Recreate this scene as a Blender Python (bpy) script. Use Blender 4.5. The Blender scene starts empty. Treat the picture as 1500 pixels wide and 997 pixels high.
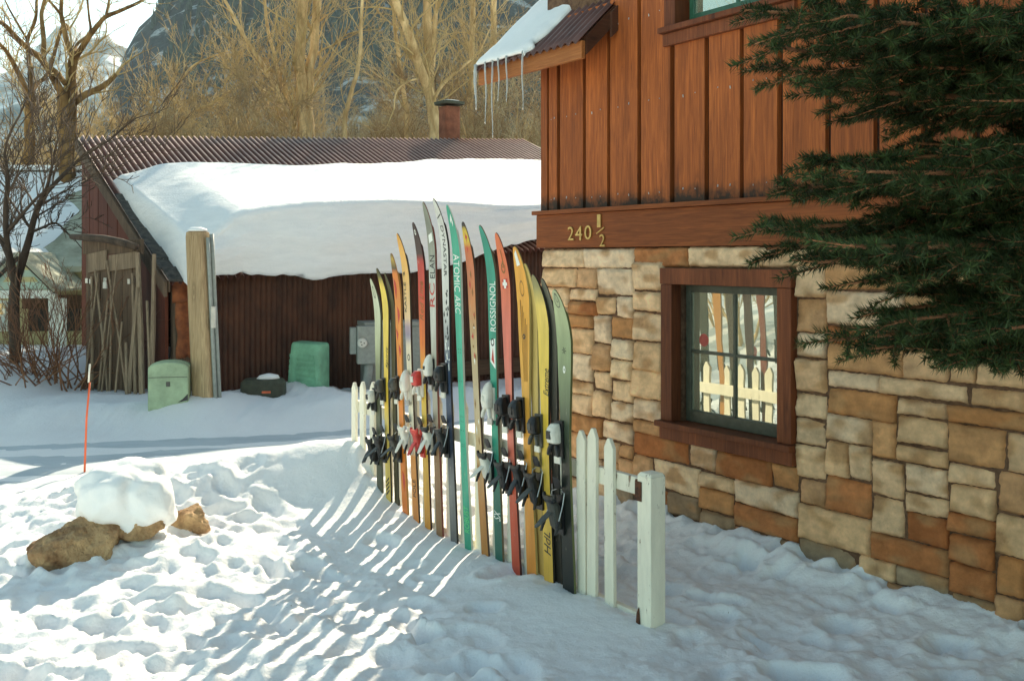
import bpy, bmesh, math, random
import numpy as np
from mathutils import Vector, Matrix, noise as mnoise

R = math.radians
scene = bpy.context.scene
col = scene.collection
EYE = 1.78                      # camera height over the snow, metres
FPX, PCX, HZ = 1458.0, 750.0, 375.0   # lens in photo pixels, centre column, horizon row

def P(px, py, Y):
    """the place in the world seen at photo pixel (px, py) at distance Y"""
    return Vector(((px - PCX) / FPX * Y, Y, EYE + (HZ - py) / FPX * Y))

# ------------------------------------------------------------------ materials
MATS = {}
def nodes_of(name):
    m = bpy.data.materials.new(name); m.use_nodes = True
    nt = m.node_tree; nt.nodes.clear()
    out = nt.nodes.new('ShaderNodeOutputMaterial')
    bs = nt.nodes.new('ShaderNodeBsdfPrincipled')
    nt.links.new(bs.outputs[0], out.inputs[0])
    MATS[name] = m
    return m, nt, bs
def N(nt, kind, **kw):
    n = nt.nodes.new(kind)
    for k, v in kw.items():
        if k in n.inputs.keys(): n.inputs[k].default_value = v
        else: setattr(n, k, v)
    return n
def coords(nt, scale=(1, 1, 1), rot=(0, 0, 0), which='Object'):
    t = N(nt, 'ShaderNodeTexCoord'); mp = N(nt, 'ShaderNodeMapping')
    mp.inputs['Scale'].default_value = scale; mp.inputs['Rotation'].default_value = rot
    nt.links.new(t.outputs[which], mp.inputs['Vector'])
    return mp.outputs[0]
def noise(nt, vec, scale, detail=4, rough=.6, dist=0):
    n = N(nt, 'ShaderNodeTexNoise'); n.inputs['Scale'].default_value = scale
    n.inputs['Detail'].default_value = detail; n.inputs['Roughness'].default_value = rough
    n.inputs['Distortion'].default_value = dist
    nt.links.new(vec, n.inputs['Vector']); return n.outputs['Fac']
def ramp(nt, fac, stops, interp='LINEAR'):
    r = N(nt, 'ShaderNodeValToRGB'); r.color_ramp.interpolation = interp
    e = r.color_ramp.elements
    while len(e) < len(stops): e.new(.5)
    for i, (p, c) in enumerate(stops):
        e[i].position = p; e[i].color = (*c, 1) if len(c) == 3 else c
    nt.links.new(fac, r.inputs[0]); return r.outputs[0]
def mixc(nt, fac, a, b, mode='MIX'):
    m = N(nt, 'ShaderNodeMix', data_type='RGBA', blend_type=mode)
    for s, v in ((0, fac), (6, a), (7, b)):
        if hasattr(v, 'is_linked'): nt.links.new(v, m.inputs[s])
        elif s == 0: m.inputs[0].default_value = v
        else: m.inputs[s].default_value = (*v, 1)
    return m.outputs[2]
def bump(nt, bs, h, strength=.3, dist=.01):
    b = N(nt, 'ShaderNodeBump'); b.inputs['Strength'].default_value = strength
    b.inputs['Distance'].default_value = dist
    nt.links.new(h, b.inputs['Height']); nt.links.new(b.outputs[0], bs.inputs['Normal'])
def setc(nt, bs, c):
    if hasattr(c, 'is_linked'): nt.links.new(c, bs.inputs['Base Color'])
    else: bs.inputs['Base Color'].default_value = (*c, 1)

def m_speck(name, c1, c2, scale=12, rough=.7, metal=0, bmp=.2, bd=.005, stretch=(1, 1, 1), lo=.35, hi=.65, spec=.5):
    """two tones mixed by noise, with a fine bump"""
    m, nt, bs = nodes_of(name)
    v = coords(nt, stretch)
    f = noise(nt, v, scale, 6, .65)
    setc(nt, bs, ramp(nt, f, [(lo, c1), (hi, c2)]))
    bs.inputs['Roughness'].default_value = rough; bs.inputs['Metallic'].default_value = metal
    bs.inputs['Specular IOR Level'].default_value = spec
    if bmp: bump(nt, bs, noise(nt, v, scale * 3, 5), bmp, bd)
    return m
def m_wood(name, dark, light, axis='z', rough=.65, scale=1.0, stain=None, knots=True):
    m, nt, bs = nodes_of(name)
    s = {'x': (1.3, 26, 26), 'y': (26, 1.3, 26), 'z': (26, 26, 1.3)}[axis]
    v = coords(nt, tuple(k * scale for k in s))
    g = noise(nt, v, 1.6, 8, .62, 1.4)
    fine = noise(nt, coords(nt, tuple(k * scale * 3.2 for k in s)), 1.5, 4, .6)
    broad = noise(nt, coords(nt, tuple({26: 5, 1.3: .55}[k] * scale for k in s)), 1.0, 3, .5)
    c = ramp(nt, g, [(.25, dark), (.5, tuple((a + b) / 2 for a, b in zip(dark, light))), (.72, light)])
    c = mixc(nt, .45, c, ramp(nt, fine, [(.3, (.55, .5, .48)), (.7, (1.2, 1.15, 1.1))]), 'MULTIPLY')
    c = mixc(nt, .6, c, ramp(nt, broad, [(.3, (.62, .56, .52)), (.7, (1.25, 1.2, 1.15))]), 'MULTIPLY')
    gi = N(nt, 'ShaderNodeNewGeometry')
    c = mixc(nt, .8, c, ramp(nt, gi.outputs['Random Per Island'], [(0, (.66, .62, .60)), (.5, (1, 1, 1)), (1, (1.22, 1.24, 1.28))]), 'MULTIPLY')
    if knots:
        ks = {'x': (1.5, 5, 5), 'y': (5, 1.5, 5), 'z': (5, 5, 1.5)}[axis]
        vo = N(nt, 'ShaderNodeTexVoronoi'); vo.inputs['Scale'].default_value = .9; vo.inputs['Randomness'].default_value = 1
        nt.links.new(coords(nt, tuple(k * scale for k in ks)), vo.inputs['Vector'])
        c = mixc(nt, ramp(nt, vo.outputs['Distance'], [(.05, (.85, .85, .85)), (.10, (0, 0, 0)), (.13, (.35, .35, .35)), (.19, (0, 0, 0))]), c, tuple(k * .55 for k in dark))
    if stain:
        z0, z1, sc = stain
        t = N(nt, 'ShaderNodeTexCoord'); sx = N(nt, 'ShaderNodeSeparateXYZ'); nt.links.new(t.outputs['Object'], sx.inputs[0])
        mr = N(nt, 'ShaderNodeMapRange'); mr.inputs['From Min'].default_value = z1; mr.inputs['From Max'].default_value = z0
        nt.links.new(sx.outputs['Z'], mr.inputs['Value'])
        nn = noise(nt, coords(nt, (9, 9, 7)), 1.2, 6, .7)
        mu = N(nt, 'ShaderNodeMath', operation='MULTIPLY'); nt.links.new(mr.outputs[0], mu.inputs[0]); nt.links.new(nn, mu.inputs[1])
        fac = ramp(nt, mu.outputs[0], [(.22, (0, 0, 0)), (.5, (1, 1, 1))])
        c = mixc(nt, fac, c, sc)
    setc(nt, bs, c)
    bs.inputs['Roughness'].default_value = rough
    bs.inputs['Specular IOR Level'].default_value = .3
    bump(nt, bs, g, .35, .006)
    return m
def m_attr(name, rough=.5, wear=None, wscale=30, lo=.55, hi=.68, bmp=0, spec=.5, var=.35, vs=14, stretch=(1, 1, 1)):
    """colour stored on the mesh, varied by noise and worn through in patches"""
    m, nt, bs = nodes_of(name)
    a = N(nt, 'ShaderNodeAttribute'); a.attribute_name = 'Col'
    v = coords(nt, stretch)
    f = noise(nt, v, vs, 6, .65)
    c = mixc(nt, var, a.outputs['Color'], ramp(nt, f, [(.25, (.45, .42, .4)), (.75, (1.5, 1.5, 1.45))]), 'MULTIPLY')
    if wear:
        w = noise(nt, v, wscale, 8, .75)
        c = mixc(nt, ramp(nt, w, [(lo, (0, 0, 0)), (hi, (1, 1, 1))]), c, wear)
    setc(nt, bs, c)
    bs.inputs['Roughness'].default_value = rough
    bs.inputs['Specular IOR Level'].default_value = spec
    if bmp: bump(nt, bs, noise(nt, v, vs * 5, 8, .78), bmp, .006 if bmp < .9 else .014)
    return m
def m_plain(name, c, rough=.5, metal=0, vary=.25, scale=20):
    return m_speck(name, tuple(k * (1 - vary) for k in c), tuple(min(1, k * (1 + vary)) for k in c), scale, rough, metal, .08, .002)

# snow
def snow_mat(name, c=(.86, .87, .88), fine=1.0):
    m, nt, bs = nodes_of(name)
    v = coords(nt)
    f = noise(nt, v, 2.2, 5, .6)
    cc = ramp(nt, f, [(.3, tuple(k * .95 for k in c)), (.7, c)])
    sp = noise(nt, coords(nt), 70, 3, .6); big = noise(nt, coords(nt), 1.1, 3, .5)
    mm = N(nt, 'ShaderNodeMath', operation='MULTIPLY'); nt.links.new(ramp(nt, sp, [(.70, (0, 0, 0)), (.74, (1, 1, 1))]), mm.inputs[0]); nt.links.new(ramp(nt, big, [(.5, (0, 0, 0)), (.6, (1, 1, 1))]), mm.inputs[1])
    setc(nt, bs, mixc(nt, mm.outputs[0], cc, (.34, .28, .21)) if fine == 1.0 else cc)
    bs.inputs['Roughness'].default_value = .75
    bs.inputs['Specular IOR Level'].default_value = .25
    h = N(nt, 'ShaderNodeMath', operation='ADD')
    nt.links.new(noise(nt, v, 45, 6, .7), h.inputs[0]); nt.links.new(noise(nt, v, 12, 4, .6), h.inputs[1])
    bump(nt, bs, h.outputs[0], .5 * fine, .016)
    return m
m, nt, bs = nodes_of('roof_snow_layers')
v = coords(nt, (1, 1, 5)); f = noise(nt, v, 2.6, 8, .68, .5); setc(nt, bs, ramp(nt, f, [(.3, (.80, .82, .83)), (.65, (.89, .90, .90))]))
bs.inputs['Roughness'].default_value = .7; bs.inputs['Specular IOR Level'].default_value = .25
h = N(nt, 'ShaderNodeMath', operation='ADD'); nt.links.new(f, h.inputs[0]); nt.links.new(noise(nt, coords(nt), 24, 6, .7), h.inputs[1]); bump(nt, bs, h.outputs[0], .45, .03)
snow_layers = m
snow = snow_mat('snow'); snow_smooth = snow_mat('wind_packed_snow', (.88, .89, .89), .45)
m, nt, bs = nodes_of('packed_road_snow')
f = noise(nt, coords(nt, (.5, 2.2, 1)), 2.0, 8, .7); g = noise(nt, coords(nt), 26, 6, .75)
c = ramp(nt, f, [(.3, (.38, .44, .48)), (.7, (.56, .62, .66))])
c = mixc(nt, ramp(nt, g, [(.66, (0, 0, 0)), (.74, (1, 1, 1))]), c, (.16, .13, .1)); setc(nt, bs, c)
bs.inputs['Roughness'].default_value = .7; bump(nt, bs, f, .5, .03); road_m = m

siding = m_wood('stained_siding', (.18, .045, .012), (.49, .142, .032), 'z', stain=(2.14, 2.36, (.035, .02, .012)))
siding_trim = m_wood('stained_trim', (.17, .045, .012), (.37, .115, .03), 'x', stain=None)
fascia_m = m_wood('fascia_cedar', (.34, .11, .028), (.56, .23, .07), 'x')
win_trim = m_wood('window_trim_wood', (.10, .028, .012), (.24, .075, .026), 'z')
sash_m = m_plain('green_grey_sash_paint', (.055, .065, .048), .45)
upper_sash = m_plain('dark_green_sash_paint', (.03, .11, .065), .4)
under_m = m_wood('dark_rake_wood', (.05, .02, .012), (.10, .04, .02), 'y')
mortar = m_speck('brown_mortar', (.075, .038, .02), (.19, .105, .058), 22, .95, 0, .6, .01)
stone_m = m_attr('quarried_stone', .9, (.34, .17, .07), 7, .63, .77, 1.0, .2, .55, 13)
roof_metal = m_speck('brown_corrugated_metal', (.10, .045, .035), (.16, .075, .06), 4, .38, .25, .05, .002, (1, 1, 1))
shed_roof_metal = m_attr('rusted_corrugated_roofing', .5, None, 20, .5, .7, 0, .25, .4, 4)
rust_wall = m_speck('rusted_corrugated_wall', (.045, .017, .010), (.12, .045, .022), 3.5, .75, .1, .3, .004, (1, 1, .5))
rust_flash = m_speck('orange_rust_metal', (.16, .045, .018), (.34, .11, .035), 9, .8, .1, .4, .005)
old_wood = m_wood('weathered_grey_wood', (.075, .05, .035), (.24, .175, .12), 'z', .85)
old_wood_light = m_wood('bleached_grey_wood', (.17, .13, .09), (.42, .33, .23), 'z', .85)
old_wood_x = m_wood('weathered_grey_beam', (.06, .035, .022), (.17, .11, .07), 'x', .85)
red_wood = m_wood('faded_red_boards', (.11, .03, .018), (.20, .06, .033), 'z', .8)
post_wood = m_wood('grey_tan_post_wood', (.27, .19, .10), (.56, .43, .26), 'z', .85)
white_paint = m_attr('peeling_white_paint', .6, (.20, .125, .075), 13, .61, .64, .25, .4, .28, 9, (1.6, 1.6, .35))
pal = dict(
    pedestal_green=m_plain('pale_green_plastic', (.33, .43, .27), .55, 0, .22, 5),
    teal_green=m_plain('teal_green_plastic', (.17, .40, .25), .55, 0, .25, 5),
    grey_paint=m_plain('grey_enamel', (.30, .32, .29), .5, 0, .12),
    vault_green=m_plain('dark_olive_lid', (.05, .055, .035), .7),
    black=m_plain('black_plastic', (.012, .012, .013), .38),
    grey=m_plain('grey_plastic', (.06, .06, .052), .4),
    white=m_plain('white_plastic', (.70, .68, .60), .4, 0, .08),
    red=m_plain('red_plastic', (.55, .05, .04), .4),
    brown_metal=m_speck('rusty_bracket', (.03, .015, .01), (.14, .05, .02), 60, .8, .2, .4, .003),
    steel=m_plain('brushed_steel', (.45, .45, .44), .35, .9, .1),
    brass=m_plain('aged_brass', (.55, .38, .14), .38, .8, .2),
    orange=m_plain('orange_fibreglass', (.75, .13, .04), .45, 0, .1),
    pink=m_plain('faded_red_sticker', (.42, .09, .07), .7, 0, .15),
    lettering_white=m_plain('white_print', (.78, .80, .74), .5, 0, .05),
    lettering_black=m_plain('black_print', (.02, .02, .022), .5, 0, .05),
    lettering_red=m_plain('red_print', (.50, .05, .035), .5, 0, .05),
    lettering_green=m_plain('bright_green_print', (.12, .62, .22), .5, 0, .05),
    lettering_ochre=m_plain('ochre_print', (.24, .11, .02), .5, 0, .05),
)
ski_top = m_attr('ski_top_sheet', .36, (.50, .45, .36), 34, .63, .69, 0, .4, .38, 22, (1, 1, .16))
ski_side = m_attr('ski_edge', .45, None, 20, .5, .7, 0, .3, .15)
bark_gold = m_speck('sunny_cottonwood_bark', (.34, .21, .09), (.80, .58, .31), 5, .9, 0, .8, .03, (1, 1, .25), spec=.2)
bark_brown = m_speck('brown_cottonwood_bark', (.075, .04, .017), (.31, .18, .07), 5, .9, 0, .8, .03, (1, 1, .25), spec=.2)
twig_gold = m_speck('golden_twigs', (.30, .205, .09), (.60, .44, .21), .8, .85, 0, 0, spec=.2)
twig_pale = m_speck('pale_tan_twigs', (.36, .28, .16), (.55, .45, .28), .8, .85, 0, 0, spec=.2)
twig_brown = m_speck('grey_brown_twigs', (.20, .13, .07), (.40, .28, .15), .8, .85, 0, 0, spec=.2)
bark_dark = m_speck('dark_brown_bark', (.035, .022, .014), (.09, .06, .04), 9, .9, 0, .6, .02, (1, 1, .3))
twig_dark = m_speck('dark_twigs', (.05, .032, .02), (.12, .08, .05), 2, .9, 0, 0)
twig_red = m_speck('red_brown_shrub_stems', (.13, .05, .025), (.27, .13, .06), 3, .8, 0, 0)
rock_m = m_speck('tan_boulder_stone', (.20, .095, .04), (.58, .39, .20), 6, .9, 0, 1.0, .05)
needle_m = m_attr('spruce_needles', .6, None, 20, .5, .7, 0, .12, .1)
spruce_bark = m_speck('spruce_bark', (.07, .032, .018), (.17, .085, .045), 16, .9, 0, .7, .01)
twig_bark = m_speck('orange_brown_spruce_twig', (.20, .075, .03), (.34, .14, .06), 30, .85, 0, 0)
cream_wall = m_plain('cream_clapboard', (.52, .46, .25), .7, 0, .08)
grey_roof = m_speck('frosted_grey_shingle', (.26, .27, .20), (.48, .49, .38), 2.2, .9, 0, .4, .02)
green_wall = m_plain('pale_green_siding', (.46, .60, .50), .7, 0, .08)
yellow_wall = m_plain('pale_yellow_siding', (.55, .50, .25), .7, 0, .08)
porch_white = m_plain('greenish_white_trim', (.74, .78, .70), .6, 0, .06)
dark_in = m_plain('dark_interior', (.03, .025, .02), .7)
brown_board = m_wood('reddish_brown_board', (.13, .04, .018), (.25, .085, .035), 'z')
brick_m = m_speck('rusty_chimney_metal', (.13, .04, .02), (.26, .09, .045), 5, .85, 0, .5, .02)

# glass that mirrors the street
m, nt, bs = nodes_of('window_glass'); glass = m
gl = N(nt, 'ShaderNodeBsdfGlossy'); gl.inputs['Color'].default_value = (.88, .92, .80, 1); gl.inputs['Roughness'].default_value = .012
mx = N(nt, 'ShaderNodeMixShader'); mx.inputs[0].default_value = .50
bs.inputs['Base Color'].default_value = (.30, .33, .23, 1); bs.inputs['Roughness'].default_value = .05
wv = noise(nt, coords(nt), 2.6, 2, .5)
b = N(nt, 'ShaderNodeBump'); b.inputs['Strength'].default_value = .05; b.inputs['Distance'].default_value = .02
nt.links.new(wv, b.inputs['Height']); nt.links.new(b.outputs[0], gl.inputs['Normal'])
o = [n for n in nt.nodes if n.type == 'OUTPUT_MATERIAL'][0]
nt.links.new(bs.outputs[0], mx.inputs[1]); nt.links.new(gl.outputs[0], mx.inputs[2]); nt.links.new(mx.outputs[0], o.inputs[0])
# ice
m, nt, bs = nodes_of('ice'); ice = m
bs.inputs['Base Color'].default_value = (.85, .90, .90, 1); bs.inputs['Roughness'].default_value = .15
bs.inputs['Transmission Weight'].default_value = .55; bs.inputs['IOR'].default_value = 1.31

# ------------------------------------------------------------------ mesh helpers
class MB:
    """collects shapes, then links them as one mesh object"""
    def __init__(s): s.v = []; s.f = []; s.mi = []; s.c = []; s.cur = (1, 1, 1)
    def add(s, vs, fs, mi=0, c=None):
        n = len(s.v); s.v += [tuple(v) for v in vs]; s.c += [c or s.cur] * len(vs)
        for f in fs: s.f.append(tuple(i + n for i in f)); s.mi.append(mi)
    def box(s, x0, x1, y0, y1, z0, z1, mi=0, c=None, mtx=None):
        vs = [Vector((x, y, z)) for z in (z0, z1) for y in (y0, y1) for x in (x0, x1)]
        if mtx: vs = [mtx @ v for v in vs]
        s.add(vs, [(0, 2, 3, 1), (4, 5, 7, 6), (0, 1, 5, 4), (2, 6, 7, 3), (0, 4, 6, 2), (1, 3, 7, 5)], mi, c)
    def prism(s, poly, a, b, axis='y', mi=0, c=None):
        """poly: 2-D outline, counter-clockwise; extruded from a to b along axis"""
        def mk(p, t): return {'y': (p[0], t, p[1]), 'x': (t, p[0], p[1]), 'z': (p[0], p[1], t)}[axis]
        n = len(poly)
        s.add([mk(p, a) for p in poly] + [mk(p, b) for p in poly],
              [tuple(range(n)), tuple(range(2 * n - 1, n - 1, -1))] + [(i, i + n, (i + 1) % n + n, (i + 1) % n) for i in range(n)], mi, c)
    def tube(s, pts, rad, k=6, mi=0, cap=True, c=None):
        pts = [Vector(p) for p in pts]; n = len(pts)
        if not hasattr(rad, '__len__'): rad = [rad] * n
        vs = []; ref = None
        for i, p in enumerate(pts):
            d = (pts[min(i + 1, n - 1)] - pts[max(i - 1, 0)])
            if d.length < 1e-9: d = Vector((0, 0, 1))
            d.normalize()
            if ref is None: ref = d.orthogonal().normalized()
            ref = (ref - d * ref.dot(d))
            ref = ref.normalized() if ref.length > 1e-6 else d.orthogonal().normalized()
            bt = d.cross(ref)
            for j in range(k):
                a = 2 * math.pi * j / k
                vs.append(p + (ref * math.cos(a) + bt * math.sin(a)) * rad[i])
        fs = [(i * k + j, i * k + (j + 1) % k, (i + 1) * k + (j + 1) % k, (i + 1) * k + j) for i in range(n - 1) for j in range(k)]
        if cap: fs += [tuple(range(k - 1, -1, -1)), tuple(range((n - 1) * k, n * k))]
        s.add(vs, fs, mi, c)
    def loft(s, secs, k=14, e=2.6, mi=0, c=None, mtx=None):
        """secs: (centre, half_a, half_b, axis_a, axis_b) rounded-rectangle rings joined in order"""
        vs = []
        for ce, a, b, A, B in secs:
            ce, A, B = Vector(ce), Vector(A), Vector(B)
            for j in range(k):
                t = 2 * math.pi * j / k; ct, st = math.cos(t), math.sin(t)
                vs.append(ce + A * a * math.copysign(abs(ct) ** (2 / e), ct) + B * b * math.copysign(abs(st) ** (2 / e), st))
        if mtx: vs = [mtx @ v for v in vs]
        n = len(secs)
        fs = [(i * k + j, i * k + (j + 1) % k, (i + 1) * k + (j + 1) % k, (i + 1) * k + j) for i in range(n - 1) for j in range(k)]
        fs += [tuple(range(k - 1, -1, -1)), tuple(range((n - 1) * k, n * k))]
        s.add(vs, fs, mi, c)
    def build(s, name, mats, parent=None, smooth=False, bevel=0, fix=True):
        me = bpy.data.meshes.new(name); me.from_pydata(s.v, [], s.f); me.update()
        return finish(name, me, mats, parent, smooth, bevel, s.mi, s.c, fix)
def finish(name, me, mats, parent=None, smooth=False, bevel=0, mi=None, colr=None, fix=True):
    if not isinstance(mats, (list, tuple)): mats = [mats]
    for m in mats: me.materials.append(m)
    if mi is not None and len(mats) > 1: me.polygons.foreach_set('material_index', np.array(mi, dtype=np.int32))
    if colr is not None and len(me.vertices):
        at = me.color_attributes.new('Col', 'FLOAT_COLOR', 'POINT')
        a = np.ones((len(me.vertices), 4), dtype=np.float32); a[:, :3] = np.array(colr, dtype=np.float32)
        at.data.foreach_set('color', a.ravel())
    if fix:
        bm = bmesh.new(); bm.from_mesh(me); bmesh.ops.recalc_face_normals(bm, faces=bm.faces); bm.to_mesh(me); bm.free()
    if smooth: me.polygons.foreach_set('use_smooth', np.ones(len(me.polygons), dtype=bool))
    o = bpy.data.objects.new(name, me); col.objects.link(o)
    if parent: o.parent = parent
    if bevel:
        b = o.modifiers.new('bevel', 'BEVEL'); b.width = bevel; b.segments = 2; b.limit_method = 'ANGLE'; b.angle_limit = R(40)
    return o
def grid_obj(name, V, nx, ny, mats, parent=None, smooth=True, colr=None):
    """V: (ny*nx, 3) array, row by row"""
    i = np.arange(ny - 1)[:, None] * nx + np.arange(nx - 1)[None, :]
    F = np.stack([i, i + 1, i + 1 + nx, i + nx], -1).reshape(-1, 4)
    me = bpy.data.meshes.new(name)
    me.vertices.add(len(V)); me.vertices.foreach_set('co', np.asarray(V, dtype=np.float32).ravel())
    me.loops.add(F.size); me.loops.foreach_set('vertex_index', F.ravel().astype(np.int32))
    me.polygons.add(len(F)); me.polygons.foreach_set('loop_start', np.arange(0, F.size, 4, dtype=np.int32))
    me.update(calc_edges=True)
    return finish(name, me, mats, parent, smooth, 0, None, colr, False)
def tri_obj(name, V, mats, parent=None, colr=None):
    """V: (n, 3, 3) separate triangles"""
    n = len(V); me = bpy.data.meshes.new(name)
    me.vertices.add(n * 3); me.vertices.foreach_set('co', V.astype(np.float32).ravel())
    me.loops.add(n * 3); me.loops.foreach_set('vertex_index', np.arange(n * 3, dtype=np.int32))
    me.polygons.add(n); me.polygons.foreach_set('loop_start', np.arange(0, n * 3, 3, dtype=np.int32))
    me.update(calc_edges=True)
    return finish(name, me, mats, parent, False, 0, None, colr, False)
def tag(o, label, cat, group=None):
    o['label'] = label; o['category'] = cat
    if group: o['group'] = group
    return o
def empty(name, label, cat, loc=(0, 0, 0), rz=0, group=None):
    o = bpy.data.objects.new(name, None); col.objects.link(o)
    o.location = loc; o.rotation_euler = (0, 0, rz); o.empty_display_size = .2
    return tag(o, label, cat, group)
def struct(o): o['kind'] = 'structure'; return o

def hash2(ix, iy, seed):
    h = (ix * 374761393 + iy * 668265263 + seed * 1442695041) & 0xFFFFFFFF
    h = ((h ^ (h >> 13)) * 1274126177) & 0xFFFFFFFF
    return ((h ^ (h >> 16)) & 0xFFFF) / 65535.0
def vnoise(x, y, seed=0):
    ix = np.floor(x).astype(np.int64); iy = np.floor(y).astype(np.int64)
    fx = x - ix; fy = y - iy; fx = fx * fx * fx * (fx * (fx * 6 - 15) + 10); fy = fy * fy * fy * (fy * (fy * 6 - 15) + 10)
    a = hash2(ix, iy, seed); b = hash2(ix + 1, iy, seed); c = hash2(ix, iy + 1, seed); d = hash2(ix + 1, iy + 1, seed)
    return (a + (b - a) * fx) * (1 - fy) + (c + (d - c) * fx) * fy
def fbm(x, y, seed=0, oct=4, gain=.5):
    r = 0; a = 1; t = 0
    for i in range(oct):
        r = r + a * vnoise(x * 2 ** i + i * 17.3, y * 2 ** i - i * 9.1, seed + i); t += a; a *= gain
    return r / t
def sstep(a, b, x):
    t = np.clip((x - a) / (b - a), 0, 1); return t * t * (3 - 2 * t)

def text_mesh(txt, shear=0):
    cu = bpy.data.curves.new('text', 'FONT'); cu.body = txt; cu.shear = shear; cu.resolution_u = 3
    ob = bpy.data.objects.new('text', cu); col.objects.link(ob)
    dg = bpy.context.evaluated_depsgraph_get()
    me = bpy.data.meshes.new_from_object(ob.evaluated_get(dg))
    vs = [tuple(v.co) for v in me.vertices]; fs = [tuple(p.vertices) for p in me.polygons]
    bpy.data.objects.remove(ob); bpy.data.curves.remove(cu); bpy.data.meshes.remove(me)
    xs = [v[0] for v in vs]; ys = [v[1] for v in vs]
    x0, x1, y0, y1 = min(xs), max(xs), min(ys), max(ys)
    return [((v[0] - x0) / (x1 - x0), (v[1] - y0) / (y1 - y0)) for v in vs], fs
# ------------------------------------------------------------------ frames of the place
TH = R(34.4); sT, cT = math.sin(TH), math.cos(TH)
HC = Vector((.256, 7.95, 0))            # near-left corner of the house
RZ_H = math.atan2(-cT, sT)              # house and fence: local x runs along the wall towards the viewer
FO = Vector((.672, 4.80, 0))            # foot of the fence post
SA = Vector((-4.24, 12.0, 0)); RZ_S = TH  # shed: local x along its front
def house_xz(px, py, off=0.0):
    """local x and z of the point seen on the house wall (off metres in front of it)"""
    Y = (HC.y * sT / cT + HC.x - off / cT) / ((px - PCX) / FPX + sT / cT)
    p = P(px, py, Y); d = p - HC
    return d.x * sT - d.y * cT, p.z
def fence_xz(px, py, off=0.0):
    Y = (FO.y * sT / cT + FO.x - off / cT) / ((px - PCX) / FPX + sT / cT)
    p = P(px, py, Y); d = p - FO
    return d.x * sT - d.y * cT, p.z
def to_world(org, rz, x, y, z):
    c, s = math.cos(rz), math.sin(rz)
    return Vector((org.x + c * x - s * y, org.y + s * x + c * y, org.z + z))

ROAD = [(-60, 10.0), (-30, 9.0), (-10, 8.6), (-5, 8.5), (-2.6, 8.95), (-.6, 9.70), (1.5, 11.0), (4, 12.7), (12, 18.2), (40, 38)]
def road_dist(x, y):
    best = np.full(np.shape(x), 1e9)
    for (x0, y0), (x1, y1) in zip(ROAD[:-1], ROAD[1:]):
        dx, dy = x1 - x0, y1 - y0
        t = np.clip(((x - x0) * dx + (y - y0) * dy) / (dx * dx + dy * dy), 0, 1)
        best = np.minimum(best, np.hypot(x - x0 - t * dx, y - y0 - t * dy))
    return best
ROAD_HW = .98
rs = np.random.RandomState(5)
DENTS = []
for _ in range(1500):
    x, y = rs.uniform(-5.5, 3.4), rs.uniform(2.3, 8.3)
    fd = (x - FO.x) * -cT + (y - FO.y) * -sT      # metres in front of the fence
    al = (x - FO.x) * sT - (y - FO.y) * cT
    big = rs.rand()
    if -.12 < fd < .75 and rs.rand() < .93 and al < .6: continue
    if fd <= -.12 and rs.rand() < .2: continue
    DENTS.append((x, y, rs.uniform(.07, .18), rs.uniform(.05, .11), rs.uniform(0, math.pi), rs.uniform(.010, .040) * (1 if fd > 0 else .9)))
def base_h(x, y):
    h = .21 * np.exp(-(((x + 1.45) / .95) ** 2 + ((y - 7.45) / .5) ** 2))
    q = y - (6.85 + .25 * (x + 3.8).clip(-3, 4))
    h = h + (.02 + .13 * sstep(-3.6, -2.2, x) + .06 * fbm(x * 1.3, y * 1.3, 3)) * np.exp(-(q / .36) ** 2) * sstep(-.2, -1.2, x)
    # ploughed bank on the far side of the lane, in front of the shed
    e = y - (10.55 + .12 * (x + 3))
    h = h + (.04 + .22 * fbm(x * 1.6 + 7, y * 1.6, 9)) * sstep(-.9, .5, e) * sstep(3, 1.2, e) * sstep(3.5, .5, x)
    h = h + .32 * np.exp(-(((x + 3.3) / .5) ** 2 + ((y - 11.1) / .4) ** 2)) * .5
    h = h + (.30 * fbm(x * .8, y * .8, 21) + .18) * sstep(-4.9, -6.2, x) * sstep(11.0, 12.4, y) * sstep(22, 15, y)
    h = h + .10 * np.exp(-(((x + 2.35) / .8) ** 2 + ((y - 6.0) / .6) ** 2))
    # gentle drift in front of the fence and a low lip along the house wall
    fd = (x - FO.x) * -cT + (y - FO.y) * -sT
    al = (x - FO.x) * sT - (y - FO.y) * cT
    h = h + .05 * np.exp(-((fd - .12) / .35) ** 2) * sstep(.25, -.4, al)
    wd = (x - HC.x) * -cT + (y - HC.y) * -sT
    h = h + .09 * np.exp(-(wd / .28) ** 2)
    h = h + .10 * (fbm(x * .5, y * .5, 31) - .5)
    return h
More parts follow.
